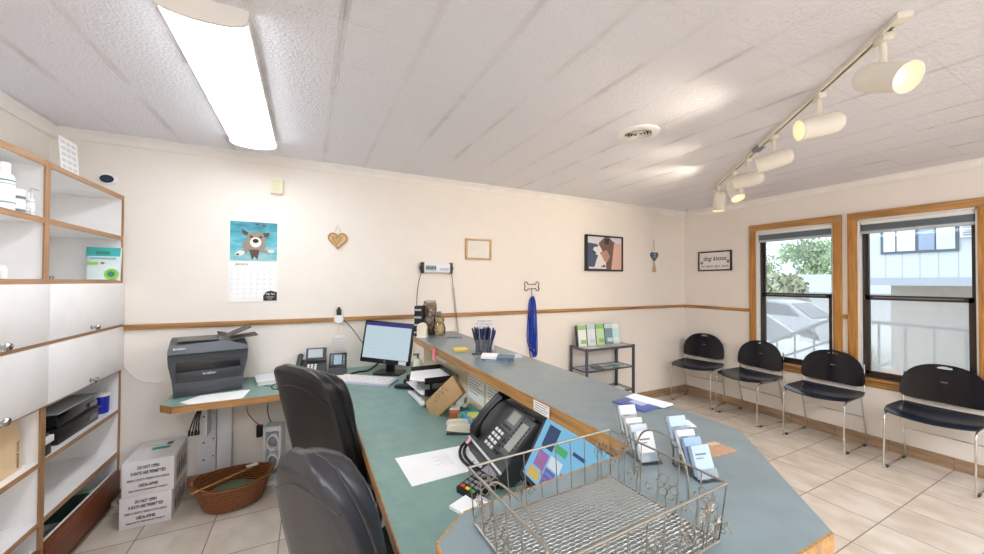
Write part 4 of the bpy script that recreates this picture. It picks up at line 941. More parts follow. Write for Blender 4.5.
for k in range(1, n1):
    x = -bx + 2 * bx * k / n1; b.tube([(x, -by + 2 * by * j / (n2 * 1) , .0055 + .0008 * (1 if (j + k) % 2 else -1)) for j in range(n2 + 1)], .0007, 4)
for k in range(1, n2):
    y = -by + 2 * by * k / n2; b.tube([(-bx + 2 * bx * j / n1, y, .0055 - .0008 * (1 if (j + k) % 2 else -1)) for j in range(n1 + 1)], .0007, 4)
b.build('mesh_floor', M_steel, t)
def side(p0, p1, q0, q1, n, seeds):
    b = MB(); p0, p1, q0, q1 = map(Vector, (p0, p1, q0, q1))
    def S_(u, v): return (p0.lerp(p1, u)).lerp(q0.lerp(q1, u), v)   # u along, v up
    for k in range(n + 1): u = k / n; b.cyl(S_(u, 0), S_(u, 1), .0010, n=6)
    W_ = (p1 - p0).length
    for u0, v0, rr in seeds:
        # curled stem, flower petals and a heart
        b.tube([S_(u0 + .15 * rr / .02 * (a / 10) * .02 / W_ * math.sin(a), v0 * a / 10) for a in range(11)], .0010, 6)
        if rr < .0195:
            for k in range(13):
                th = 2 * math.pi * k / 13
                def Q_(q, o): return S_(u0 + rr * (q * math.cos(th) - o * math.sin(th)) / W_, v0 + rr * (q * math.sin(th) + o * math.cos(th)) / H_)
                b.tube([Q_(.22, 0), Q_(.65, .13), Q_(1.0, 0), Q_(.65, -.13)], .0006, 4, closed=True)
        for k in range(6 if rr >= .0195 else 0):
            th = 2 * math.pi * k / 6; pet = []
            for a in range(9):
                ph = 2 * math.pi * a / 9; dx = rr * (.62 * math.cos(th) + .34 * math.cos(ph)); dz = rr * (.62 * math.sin(th) + .34 * math.sin(ph)); pet.append(S_(u0 + dx / W_, v0 + dz / H_))
            b.tube(pet, .0008, 5, closed=True)
        b.tube([S_(u0 + rr * .22 * math.cos(a * .7) / W_, v0 + rr * .22 * math.sin(a * .7) / H_) for a in range(9)], .0009, 5, closed=True)
        lp = []
        for a in range(22): ph = .33 * a; q = rr * (1.15 - a * .045); lp.append(S_(u0 + (rr * 1.5 + q * .5 * math.cos(ph)) / W_, .22 + q * .5 * math.sin(ph) / H_))
        b.tube(lp, .0009, 5)
    return b
side(cb_[3], cb_[2], cr[3], cr[2], 9, [(.10, .62, .020), (.30, .35, .014), (.92, .62, .020)]).build('side_panel', M_steel, t)
side(cb_[2], cb_[1], cr[2], cr[1], 6, [(.10, .60, .019), (.30, .45, .016), (.58, .42, .022), (.88, .55, .020)]).build('side_panel', M_steel, t)
side(cb_[0], cb_[1], cr[0], cr[1], 9, [(.2, .5, .02), (.5, .5, .022), (.72, .4, .02), (.86, .65, .018), (.95, .35, .016)]).build('side_panel', M_steel, t)
side(cb_[0], cb_[3], cr[0], cr[3], 6, [(.25, .5, .018), (.55, .42, .022), (.85, .5, .018)]).build('side_panel', M_steel, t)
b = MB(); b.tube(catmull([(hx, .055, .03), (hx, .052, .08), (hx + .002, .035, .118), (hx + .003, 0, .128), (hx + .002, -.035, .118), (hx, -.052, .08), (hx, -.055, .03)], 6), .0017, 8); b.build('handle', M_steel, t)
b = MB(); b.tube(catmull([(-hx + .004, .062, .085), (-hx + .020, .058, .092), (-hx + .036, .030, .080), (-hx + .040, -.01, .066), (-hx + .036, -.045, .05), (-hx + .018, -.060, .03), (-hx + .006, -.062, .02)], 6), .0017, 8); b.build('handle', M_steel, t)

# ================================================================== ON THE DESK
def dk(name, label, cat, x, y, rz=0.0, group=None, z=DZ): return thing(name, label, cat, (x, y, z), rz, group)
# printer (front faces -y)
t = dk('printer', 'charcoal multifunction laser printer on the left end of the desk', 'printer', -.572, 2.985, R(12), z=DZ + .003)
t.scale = (1.06, 1.0, 1.04)
b = MB(); w = .188
prof_ = [(.86, 0), (.86, .02), (.90, .10), (.985, .19), (1.0, .235), (1.0, .252)]
b.loft([[(-w * k, -.15 * k, z), (w * k, -.15 * k, z), (w * k, .155, z), (-w * k, .155, z)] for k, z in prof_]); b.build('body', M_printer, t, ang=25)
b = MB(); b.box(-.150, .150, -.1535, -.120, .150, .205, b=.004); b.build('output_slot', M_printerd, t)
b = MB(); b.box(-.148, .148, -.156, -.138, .105, .148, b=.003); b.build('front_flap', M_darkgrey, t); text('brother', .020, M_paper, t, (.0, -.1566, .128), FRONT)
b = MB(); b.box(-.158, .158, -.142, -.124, .018, .085, b=.003); b.box(-.06, .06, -.145, -.136, .018, .034, m=0); b.build('paper_tray', M_printer, t)
b = MB(); b.loft([[(-.185, -.17, .236), (.185, -.17, .236), (.185, -.10, .258), (-.185, -.10, .258)], [(-.185, -.172, .246), (.185, -.172, .246), (.185, -.10, .272), (-.185, -.10, .272)]]); b.build('control_panel', M_darkgrey, t)
b = MB(); b.T = Matrix.Translation((0, -.145, .256)) @ Matrix.Rotation(R(20), 4, 'X'); b.box(-.035, .035, -.012, .014, 0, .004, m=1)
for k in range(10): b.box(-.150 + k * .011 + (.115 if k > 5 else 0), -.143 + k * .011 + (.115 if k > 5 else 0), -.004, .003, 0, .004, m=0)
b.build('buttons', [M_midgrey, mat('lcd_blue', (150, 176, 190), .3)], t)
b = MB(); b.loft([[(-.188, -.165, .254), (.188, -.165, .254), (.188, .150, .254), (-.188, .150, .254)], [(-.188, -.165, .275), (.188, -.135, .275), (.188, .150, .300), (-.188, .150, .300)], [(-.180, -.150, .302), (.07, -.110, .310), (.07, .145, .318), (-.180, .145, .318)]]); b.build('scanner_lid', M_printer, t, ang=25)
text('brother', .018, M_paper, t, (-.135, -.1625, .285), (R(80), 0, 0))
b = MB(); b.box(-.15, .07, -.10, .12, .3155, .322, b=.002); b.build('feeder_cover', mat('printer_greybrown', (104, 102, 98), .45), t)
b = MB(); b.loft([[(.05, -.11, .30), (.12, -.11, .296), (.12, .14, .305), (.05, .14, .315)], [(.04, -.09, .335), (.085, -.09, .325), (.085, .13, .335), (.04, .13, .345)]]); b.build('feeder_hood', M_printerd, t)
for k, (a, z0, ln) in enumerate(((-24, .315, .15), (-7, .300, .175))):
    b = MB(); b.T = Matrix.Translation((.075, .01, z0)) @ Matrix.Rotation(R(a), 4, 'Y'); b.box(0, ln, -.095, .095, 0, .006, b=.002); b.build('feed_tray', M_darkgrey if k == 0 else mat('tray_taupe', (92, 86, 80), .5), t)
b = MB(); b.prism([(-.655, 2.72), (-.60, 2.657), (-.345, 2.657), (-.325, 2.845), (-.58, 2.835)], DZ, DZ + .0012); tag(b.build('paper_sheet', M_paper, smooth=False), 'white sheet of paper lying in front of the printer', 'paper')
t = dk('paper_stack', 'stack of white papers on the desk right of the printer', 'paper stack', -.195, 3.055, R(10)); b = MB(); b.box(-.12, .12, -.11, .12, 0, .022); b.build('sheets', M_paper, t, smooth=False); b = MB(); b.box(-.125, .125, -.12, .12, .0225, .026); b.build('top_folder', mat('folder_white', (226, 228, 232), .5), t, smooth=False)
t = dk('reading_glasses', 'black folded reading glasses on the desk beside the leather chair', 'glasses', -.145, 2.80, R(25))
for s in (-1, 1):
    b = MB(); b.T = Matrix.Translation((s * .034, 0, .018)); b.tube([(x, 0, z) for x, z in ell(0, 0, .028, .018, 16)], .003, 6, closed=True); b.build('lens_rim', M_black, t)
    b = MB(); b.tube([(s * .062, 0, .024), (s * .064, .03, .022), (s * .060, .12, .006)], .0028, 6); b.build('temple', M_black, t)
b = MB(); b.tube([(-.008, 0, .022), (0, -.004, .026), (.008, 0, .022)], .0025, 6); b.build('bridge', M_black, t)
# rear phone
def handset(L_=.185):
    b = MB(); rings = []
    for k in range(15):
        u = -1 + 2 * k / 14; e = abs(u); hh = .012 + .012 * max(0, e - .45) / .55; ww = .018 + .008 * max(0, e - .4); z = .030 * (1 - u * u) * .55 - .012 * max(0, e - .6)
        if e > .95: hh *= .6; ww *= .7
        rings.append([(ww * math.cos(a) , u * L_ / 2, z + hh * math.sin(a)) for a in [2 * math.pi * q / 12 for q in range(12)]])
    b.loft(rings); return b
t = dk('desk_phone', 'grey desk phone with handset standing at the rear wall end of the desk', 'telephone', .050, 3.055, R(-8))
b = MB(); b.loft([[(-.125, -.085, 0), (.08, -.085, 0), (.08, .06, 0), (-.125, .06, 0)], [(-.125, -.090, .022), (.08, -.090, .022), (.08, .055, .115), (-.125, .055, .115)]]); b.build('base', M_darkgrey, t)
b = MB(); b.T = Matrix.Translation((0, .02, .105)) @ Matrix.Rotation(R(-22), 4, 'X'); b.box(-.060, .080, -.010, .010, 0, .100, b=.004); b.box(-.045, .055, -.0115, -.009, .025, .088, m=1); b.build('display', [M_darkgrey, mat('lcd_pale', (186, 196, 200), .25)], t)
b = MB(); b.T = Matrix.Translation((0, -.02, .062)) @ Matrix.Rotation(R(32), 4, 'X')
for r_ in range(4):
    for c_ in range(3): b.box(-.045 + c_ * .024, -.029 + c_ * .024, -.048 + r_ * .022, -.034 + r_ * .022, .0, .012, b=.002)
b.build('keypad', M_white, t)
b = handset(.19); o = b.build('handset', M_darkgrey, t); o.location = (-.098, -.01, .095); o.rotation_euler = (R(38), 0, 0)
t = dk('phone_sidecar', 'dark expansion module with small screen beside the grey desk phone', 'phone module', .210, 3.02, R(-10))
b = MB(); b.loft([[(-.062, -.07, 0), (.062, -.07, 0), (.062, .05, 0), (-.062, .05, 0)], [(-.062, -.074, .012), (.062, -.074, .012), (.062, .045, .10), (-.062, .045, .10)]]); b.build('base', M_darkgrey, t)
b = MB(); b.box(-.060, .060, -.078, -.058, 0.0, .012, b=.003); b.build('front_lip', M_white, t)
b = MB(); b.T = Matrix.Translation((0, -.01, .052)) @ Matrix.Rotation(R(-30), 4, 'X'); b.box(-.062, .062, -.008, .010, 0, .118, b=.004); b.box(-.028, .028, -.0095, -.007, .025, .100, m=1)
for k in range(5): b.box(-.050, -.036, -.0095, -.007, .024 + k * .016, .033 + k * .016, m=2); b.box(.036, .050, -.0095, -.007, .024 + k * .016, .033 + k * .016, m=2)
b.build('screen_panel', [M_black, mat('lcd_teal', (120, 150, 170), .25), M_midgrey], t)
# monitor
MON = Matrix.Translation((-.034, -.012, .074)) @ Matrix.Rotation(R(-9), 4, 'X') @ Matrix.Rotation(R(4), 4, 'Y') @ Matrix.Diagonal((1.07, 1, 1.08, 1))
t = dk('computer_monitor', 'black square computer monitor showing a web form on the desk', 'monitor', .575, 2.895, R(-34))
b = MB(); b.prism(rrect(.215, .165, .02), 0, .012); b.build('base', M_black, t); b = MB(); b.box(-.032, .032, .0, .026, .010, .19, b=.005); b.build('neck', M_black, t)
s_ = MB(); s_.T = MON; s_.box(-.188, .188, -.016, .016, 0, .298, b=.006); hs = s_.build('housing', M_black, t)
def scr_mat(name, rgb, st): return emis(name, rgb, st)
b = MB(); b.T = MON; b.box(-.173, .173, -.0166, -.015, .032, .284); b.build('screen', scr_mat('screen_white', (196, 216, 226), .62), t, smooth=False)
b = MB(); b.T = MON; b.box(-.173, .173, -.0172, -.0160, .262, .284, m=0)
for k in range(7): b.box(-.150, -.150 + .05 + .02 * (k % 3), -.0172, -.0160, .072 + k * .026, .075 + k * .026, m=1)
b.build('screen_page', [scr_mat('screen_purple', (64, 56, 120), .8), scr_mat('screen_line', (170, 184, 196), .8)], t, smooth=False)
b = MB(); b.T = MON; b.wallpoly(ell(0, .016, .008, .008, 16), -.0172, -.015); b.build('badge', M_midgrey, t); text('hp', .010, M_black, t, tuple(MON @ Vector((0, -.0178, .016))), (R(90 - 9), R(4), 0), shear=.3)
b = MB(); b.T = MON; b.box(.105, .162, -.0176, -.0155, .002, .030); b.build('asset_sticker', M_paper, t, smooth=False)
b = MB(); b.tube(catmull([(.30, 2.98, DZ + .006), (.36, 3.0, DZ + .010), (.42, 3.02, DZ + .006), (.48, 3.06, DZ + .02), (.52, 3.04, .80)], 5), .007, 6); tag(b.build('monitor_cable', M_black), 'thick black cable lying on the desk at the monitor foot', 'cable')
# keyboard
t = dk('keyboard', 'white keyboard with pink legends in front of the monitor', 'keyboard', .372, 2.716, R(-40))
b = MB(); b.loft([[(-.215, -.07, 0), (.215, -.07, 0), (.215, .07, 0), (-.215, .07, 0)], [(-.215, -.07, .012), (.215, -.07, .012), (.215, .07, .022), (-.215, .07, .022)]]); b.build('case', mat('kb_lilac', (206, 206, 226), .4), t)
b = MB()
for r_ in range(5):
    x = -.206; k = 0
    while x < .200:
        w_ = .0215 if not (r_ == 0 and 4 <= k <= 4) else .105
        b.box(x, min(x + w_ - .003, .207), -.062 + r_ * .0255, -.0395 + r_ * .0255, .012 + r_ * .0018, .022 + r_ * .0018, m=0, b=.0015, seg=1)
        if (k * 3 + r_) % 4 != 1: b.box(x + .005, x + .013, -.056 + r_ * .0255, -.046 + r_ * .0255, .0222 + r_ * .0018, .0226 + r_ * .0018, m=1)
        x += w_; k += 1
b.build('keys', [M_white, flat('rose', (226, 160, 170))], t, smooth=False)
# cordless handset and mouse by the tray
t = dk('cordless_phone', 'black cordless phone lying beside the letter tray', 'telephone', .60, 2.43, R(-35))
b = MB(); b.box(-.085, .085, -.026, .026, 0, .024, b=.008); b.build('body', M_black, t); b = MB()
for r_ in range(4):
    for c_ in range(3): b.box(-.06 + r_ * .016, -.050 + r_ * .016, -.016 + c_ * .012, -.008 + c_ * .012, .0235, .026)
b.box(.022, .060, -.017, .017, .0235, .0255, m=0); b.build('keys', M_darkgrey, t, smooth=False)
t = dk('charging_cradle', 'small black phone cradle behind the cordless phone', 'cradle', .665, 2.545, R(-30)); b = MB(); b.box(-.06, .06, -.035, .035, 0, .03, b=.01); b.build('base', M_black, t); b = MB(); b.box(-.045, .045, -.012, .02, .028, .058, b=.008); b.build('rest', M_blackgloss, t)
# bottles behind the monitor end
t = dk('sanitizer_bottle', 'white pump bottle with a grey nozzle at the far end of the half wall', 'bottle', .715, 2.60)
b = MB(); b.lathe([(.030, 0), (.033, .005), (.033, .125), (.022, .15), (.012, .156), (.001, .156)], 22); b.build('body', mat('bottle_cream', (232, 238, 222), .35), t); b = MB(); b.cyl((0, 0, .155), (0, 0, .185), .008, n=10); b.box(-.035, .010, -.008, .008, .180, .192, b=.003); b.build('pump', M_midgrey, t)
b = MB(); b.lathe([(.0336, .012), (.0336, .045)], 22, cap=False); b.build('label_band', flat('seagreen', (60, 150, 120)), t)
t = dk('blue_spray_bottle', 'small blue bottle next to the white pump bottle', 'bottle', .765, 2.545); b = MB(); b.lathe([(.022, 0), (.024, .004), (.024, .06), (.014, .075), (.001, .075)], 18); b.build('body', flat('bottleblue', (60, 130, 180)), t); b = MB(); b.lathe([(.012, .074), (.012, .095), (.001, .095)], 14); b.build('cap', M_white, t)
t = dk('black_stapler', 'black stapler on the desk near the blue bottle', 'stapler', .748, 2.452, R(-20), z=DZ); b = MB(); b.box(-.06, .06, -.016, .016, 0, .012, b=.004); b.build('base', M_black, t); b = MB(); b.box(-.06, .055, -.014, .014, .02, .045, b=.007); b.build('arm', M_black, t); b = MB(); b.cyl((-.05, -.012, .018), (-.05, .012, .018), .014, n=12); b.build('hinge', M_darkgrey, t)
# letter tray
t = dk('letter_tray', 'black three-tier letter tray under the counter edge', 'letter tray', .70, 2.17, R(-90))
for k, z in enumerate((.002, .066, .130)):
    b = MB(); b.box(-.155, .155, -.105, .090, z, z + .004); b.box(-.155, -.151, -.105, .090, z, z + .034); b.box(.151, .155, -.105, .090, z, z + .034); b.box(-.155, .155, .086, .090, z, z + .034); b.build('tier', M_black, t, smooth=False)
for sx in (-1, 1):
    for yy in (-.07, .075):
        b = MB(); b.box(sx * .153 - .004, sx * .153 + .004, yy - .006, yy + .006, 0, .164); b.build('post', M_black, t, smooth=False)
for k, z in enumerate((.0065, .0705, .1345)):
    n_ = [.010, .006, .004][k]; b = MB(); b.prism([(-.148, -.125 - .01 * k), (.145, -.120), (.140, .08), (-.14, .083)] if k < 2 else [(-.148, -.105), (.05, -.165), (.148, -.06), (.14, .08), (-.14, .083)], z, z + n_)
    tag(b.build('tray_papers', M_paper, loc=(.70, 2.17, DZ), rz=R(-90), smooth=False), 'white papers lying in the %s tier of the letter tray' % ['bottom', 'middle', 'top'][k], 'papers', 'papers in the letter tray')
# leaning carton
lo, hi = Vector((.585, 1.925, DZ + .001)), Vector((.700, 1.760, .93)); up_ = (hi - lo).normalized(); wd = Vector((.5, -.866, 0)); wd = (wd - up_ * wd.dot(up_)).normalized(); nn = wd.cross(up_)
if nn.x > 0: nn = -nn
t = dk('leaning_carton', 'flat brown cardboard box leaning against the letter tray', 'cardboard box', *lo.to_tuple()[:2])
t.matrix_world = Matrix.Translation(lo + Vector((0, 0, .0))) @ Matrix((wd, up_, -nn)).transposed().to_4x4()
b = MB(); b.box(-.055, .055, 0.012, .262, 0, .026, b=.001); b.build('carton', M_card, t)
b = MB(); b.box(-.055, .055, .262, .264, .0, .026); b.build('end_flap', mat('cardboard_dark', (160, 122, 82), .8), t); b = MB()
g = random.Random(4)
for k in range(3): b.tube([(-.028 + .018 * math.sin(a * .9 + k) , .08 + k * .035 + a * .006, -.0004) for a in range(8)], .0011, 4)
b.build('pen_marks', mat('brown_ink', (120, 90, 60), .8), t)
# odds and ends between the tray and the phone
t = dk('orange_box', 'small orange box with white end beside the leaning carton', 'box', .690, 1.790, R(-25)); b = MB(); b.box(-.025, .025, -.055, .055, 0, .05, b=.002); b.build('carton', mat('orange_brown', (176, 96, 46), .5), t); b = MB(); b.box(-.0255, .0255, -.02, .05, .0502, .054); b.build('white_flap', M_paper, t)
t = dk('tape_roll', 'roll of white paper tape on the green box', 'tape roll', .742, 1.818, z=DZ + .0455); b = MB(); b.T = Matrix.Translation((0, 0, .036)) @ Matrix.Rotation(R(90), 4, 'X') @ Matrix.Rotation(R(35), 4, 'Y'); b.lathe([(.018, -.022), (.036, -.022), (.036, .022), (.018, .022)], 26, cap=False); b.lathe([(.018, .022), (.018, -.022)], 26, cap=False); b.build('tape', M_paper, t); b = MB(); b.T = Matrix.Translation((0, 0, .036)) @ Matrix.Rotation(R(90), 4, 'X') @ Matrix.Rotation(R(35), 4, 'Y'); b.lathe([(.0178, -.021), (.0178, .021), (.015, .021), (.015, -.021)], 22, cap=False); b.build('core', M_card, t)
t = dk('green_box', 'flat green glove box under the tape roll', 'box', .742, 1.80, R(-4)); b = MB(); b.box(-.055, .055, -.085, .085, 0, .042, b=.002); b.build('carton', flat('jade', (90, 170, 146)), t); b = MB(); b.prism(rrect(.05, .10, .02), .0422, .0432); b.build('opening', flat('jade_dark', (50, 110, 96)), t)
t = dk('blue_tub', 'blue open plastic tub behind the phone handset', 'tub', .748, 1.640, R(-4)); b = MB()
b.box(-.048, .048, -.065, .065, 0, .004); b.box(-.05, -.046, -.068, .068, 0, .055); b.box(.046, .05, -.068, .068, 0, .055); b.box(-.05, .05, -.068, -.064, 0, .055); b.box(-.05, .05, .064, .068, 0, .055); b.build('tub', flat('sky', (90, 160, 214)), t, smooth=False); b = MB(); b.tube([(-.05, -.068, .055), (.05, -.068, .055), (.05, .068, .055), (-.05, .068, .055)], .003, 6, closed=True); b.build('lip', flat('sky2', (120, 184, 226)), t)
for k, c in enumerate(((196, 214, 80), (226, 220, 150), (150, 196, 90))):
    b = MB(); b.box(-.03, .03, -.016, .016, 0, .046, M=Matrix.Rotation(R(12 - 10 * k), 4, 'X')); tag(b.build('note_packet', mat('packet%d' % k, c, .5), loc=(.745, 1.685 - .042 * k, DZ + .008), rz=R(10 * k - 8)), ['lime', 'pale yellow', 'green'][k] + ' packet standing in the blue tub', 'packet', 'packets in the blue tub')
for k, (x, y) in enumerate(((.660, 1.660), (.640, 1.600))):
    t = dk('stapler', ['cream stapler beside the blue tub, the one further from the camera', 'cream stapler by the phone cord, the one nearer the camera'][k], 'stapler', x, y, R(-28), 'cream staplers'); b = MB(); b.box(-.06, .06, -.018, .018, 0, .010, b=.004); b.build('base', M_darkgrey, t); b = MB(); b.loft([[(-.058, -.012, z), (-.058, .012, z), (-.058, .010, z + .016), (-.058, -.010, z + .016)] if 0 else [(x, -w_, z0_), (x, w_, z0_), (x, w_ * .8, z1_), (x, -w_ * .8, z1_)] for x, w_, z0_, z1_, z in ((-.060, .011, .020, .030, 0), (-.050, .015, .018, .040, 0), (.0, .016, .014, .044, 0), (.045, .016, .012, .042, 0), (.056, .012, .012, .034, 0))]); b.build('arm', M_ivory, t)
    b = MB(); b.cyl((.045, -.014, .016), (.045, .014, .016), .012, n=10); b.build('hinge', M_darkgrey, t)
# sheet of paper
t = dk('form_sheet', 'printed white form lying in the middle of the desk', 'paper', .470, 1.380, 0)
b = MB(); b.prism([(-.150, .112), (-.140, -.118), (.150, -.108), (.152, .100)], 0, .0012); b.build('sheet', M_paper, t, smooth=False)
b = MB()
for k in range(6): b.box(-.02 + .02 * (k % 2), .05, .05 - k * .016, .052 - k * .016, .0013, .0016)
b.box(.10, .125, -.055, -.05, .0013, .0017, m=1); b.build('printed_lines', [mat('faint_ink', (206, 206, 212), .8), M_ink], t, smooth=False)
# big desk phone
t = dk('office_phone', 'large dark office phone with two displays and handset under the counter', 'telephone', .690, 1.262, R(-90 - 4))
# local: x to the right for the user (world -y), y away from the user (world +x)
fy, fz, ty, tz = -.085, .055, .072, .205
b = MB(); b.loft([[(-.16, fy, 0), (.16, fy, 0), (.16, ty + .02, 0), (-.16, ty + .02, 0)], [(-.165, fy - .006, fz - .008), (.165, fy - .006, fz - .008), (.165, ty, tz - .008), (-.165, ty, tz - .008)], [(-.165, fy, fz), (.165, fy, fz), (.165, ty - .005, tz), (-.165, ty - .005, tz)]]); b.build('base', M_darkgrey, t, ang=25)
sl = math.atan2(tz - fz, ty - fy); FM = Matrix.Translation((0, (fy + ty) / 2, (fz + tz) / 2 + .001)) @ Matrix.Rotation(sl, 4, 'X')
b = MB(); b.T = FM; b.box(-.020, .075, .008, .100, 0, .010, b=.003); b.box(.082, .160, -.060, .100, 0, .012, b=.003); b.build('display_housing', mat('phone_bezel', (92, 94, 94), .4), t)
b = MB(); b.T = FM; b.box(-.002, .058, .040, .088, .010, .0112); b.box(.098, .142, -.040, .070, .012, .0132); b.build('lcd', mat('lcd_khaki', (160, 162, 156), .3), t)
b = MB(); b.T = FM
for r_ in range(4):
    for c_ in range(3): b.box(-.040 + c_ * .026, -.024 + c_ * .026, -.078 + r_ * .021, -.065 + r_ * .021, .0, .006, b=.002, seg=1)
b.build('keypad', M_white, t)
for x0 in (.088, .147):
    b = MB(); b.T = FM
    for k in range(8): b.box(x0, x0 + .006, -.045 + k * .015, -.036 + k * .015, .012, .0145)
    b.build('line_keys', M_printerd, t, smooth=False)
b = MB(); b.T = FM
for k in range(6): b.box(.040 + (k % 2) * .018, .052 + (k % 2) * .018, -.078 + (k // 2) * .024, -.064 + (k // 2) * .024, 0, .004)
b.build('function_keys', M_printerd, t, smooth=False)
b = MB(); b.T = FM
for k in range(4): b.box(-.012 + k * .019, .002 + k * .019, .016, .026, .010, .0125)
b.build('menu_keys', M_printerd, t, smooth=False)
b = MB(); b.T = FM; b.box(-.165, .165, -.112, -.104, -.004, .006, b=.002); b.build('front_strip', mat('strip_white', (222, 222, 220), .4), t)
o = handset(.225).build('handset', M_black, t); o.location = (-.118, -.006, .163); o.rotation_euler = (sl, 0, 0); o.scale = (1.25, 1, 1.3)
b = MB(); b.T = FM; b.box(.075, .160, .094, .108, .004, .026, b=.004); b.build('top_bracket', M_black, t)
b = MB()
for q in (0, 1):
    b.tube(catmull([(.665, 1.42 + .01 * q, .80), (.625 - .02 * q, 1.44, .772), (.590 - .018 * q, 1.42, .752 + .004 * q), (.572 - .02 * q, 1.36, .7485), (.575 - .018 * q, 1.28, .7485), (.592 - .012 * q, 1.215, .750), (.618 - .006 * q, 1.18, .757), (.648, 1.175, .775)], 8), .0062, 8)
o = b.build('coiled_cord', M_black, t); o.matrix_parent_inverse = t.matrix_basis.inverted()
b = MB(); b.box(-.014, .014, -.010, .010, 0, .002); tag(b.build('pink_flag', flat('pink2', (236, 170, 186)), loc=(.598, 1.392, .797), rot=(0, R(-42), 0)), 'tiny pink sticky flag on the front edge of the office phone', 'sticky note')
# card terminal
t = dk('card_terminal', 'black card payment terminal with coloured keys on the desk', 'card terminal', .550, 1.150, R(-72)); b = MB()
b.loft([[(-.042, -.085, 0), (.042, -.085, 0), (.042, .085, 0), (-.042, .085, 0)], [(-.044, -.085, .018), (.044, -.085, .018), (.046, .088, .050), (-.046, .088, .050)]]); b.build('body', M_black, t)
ts = math.atan2(.032, .173); TM = Matrix.Translation((0, 0, .0345)) @ Matrix.Rotation(ts, 4, 'X')
b = MB(); b.T = TM; b.box(-.034, .034, .020, .075, 0, .0016); b.build('screen', mat('terminal_lcd', (150, 150, 166), .3), t, smooth=False)
b = MB(); b.T = TM
for r_ in range(5):
    for c_ in range(3):
        mi = 0 if r_ else (1, 2, 3)[c_]; b.box(-.034 + c_ * .024, -.016 + c_ * .024, -.078 + r_ * .019, -.066 + r_ * .019, 0, .004, m=mi, b=.001, seg=1)
b.build('keys', [M_midgrey, flat('key_red', (200, 70, 50)), flat('key_yellow', (226, 190, 60)), flat('key_green', (70, 170, 90))], t, smooth=False)
t = dk('receipt_pad', 'white message pad on the desk next to the card terminal', 'note pad', .475, 1.05, R(-66)); b = MB(); b.box(-.065, .065, -.050, .050, 0, .010); b.build('pad', M_paper, t, smooth=False); b = MB(); b.box(-.065, .065, .040, .050, .0102, .012); b.build('binding', mat('binding_grey', (190, 190, 194), .5), t, smooth=False)
# touchscreen till
t = dk('touchscreen_till', 'tilted black touchscreen with coloured buttons in the counter corner', 'touchscreen', .700, .865, R(-90 - 3))
b = MB(); b.prism(rrect(.20, .14, .02), 0, .014); b.build('base', M_black, t); b = MB(); b.loft([[(-.03, .0, .01), (.03, .0, .01), (.03, .03, .01), (-.03, .03, .01)], [(-.03, -.02, .15), (.03, -.02, .15), (.03, .01, .17), (-.03, .01, .17)]]); b.build('stand', M_black, t)
TS = Matrix.Translation((0, -.072, .072)) @ Matrix.Rotation(R(-30), 4, 'X')
b = MB(); b.T = TS; b.box(-.172, .172, -.014, .018, 0, .222, b=.006); b.build('housing', mat('till_black', (36, 38, 44), .3), t)
b = MB(); b.T = TS; b.box(-.155, .155, -.0148, -.013, .016, .206); b.build('screen', emis('till_blue', (132, 192, 226), .62), t, smooth=False)
pal = [emis('till_%s' % n, c, .6) for n, c in (('dark', (70, 88, 120)), ('mauve', (160, 116, 190)), ('gold', (210, 186, 110)), ('green', (90, 180, 120)), ('teal', (70, 170, 180)), ('red', (200, 110, 130)), ('violet', (130, 100, 180)), ('white', (216, 228, 236)))]
b = MB(); b.T = TS
def tile(x0, x1, z0, z1, m): b.box(x0, x1, -.0154, -.0146, z0, z1, m=m)
tile(-.125, -.065, .120, .190, 0); tile(-.125, -.068, .058, .108, 1); tile(-.135, -.075, .022, .052, 2); tile(-.060, .0, .080, .112, 7); tile(-.062, -.012, .020, .075, 6); tile(-.058, .0, .128, .150, 3); tile(.004, .055, .030, .062, 4); tile(.006, .05, .072, .090, 5); tile(.02, .075, .150, .160, 0)
for k in range(3): tile(-.122, -.072, .064 + k * .014, .070 + k * .014, 5); tile(-.058, -.016, .026 + k * .016, .034 + k * .016, 1 if k % 2 else 4)
b.build('screen_buttons', pal, t, smooth=False)
# keyboard device under the basket edge
t = dk('key_pad', 'grey numeric till keypad on the desk behind the wire basket', 'keypad', .565, .93, R(-80)); b = MB(); b.loft([[(-.085, -.06, 0), (.085, -.06, 0), (.085, .06, 0), (-.085, .06, 0)], [(-.085, -.06, .014), (.085, -.06, .014), (.085, .06, .036), (-.085, .06, .036)]]); b.build('case', M_midgrey, t)
b = MB(); b.T = Matrix.Translation((0, 0, .025)) @ Matrix.Rotation(math.atan2(.022, .12), 4, 'X')
for r_ in range(4):
    for c_ in range(6): b.box(-.075 + c_ * .025, -.055 + c_ * .025, -.050 + r_ * .025, -.030 + r_ * .025, 0, .007, b=.001, seg=1)
b.build('keys', M_darkgrey, t, smooth=False)
t = dk('yellow_marker', 'yellow highlighter at the front of the office phone', 'highlighter', .580, 1.02, R(20)); b = MB(); b.T = Matrix.Translation((0, 0, .0085)) @ Matrix.Rotation(R(90), 4, 'Y'); b.lathe([(.008, -.055), (.0085, .02), (.001, .02)], 12); b.build('barrel', flat('hi_yellow', (230, 214, 90)), t); b = MB(); b.T = Matrix.Translation((0, 0, .0085)) @ Matrix.Rotation(R(90), 4, 'Y'); b.lathe([(.0088, .021), (.008, .06), (.001, .06)], 12); b.build('cap', flat('hi_yellow2', (240, 226, 120)), t)

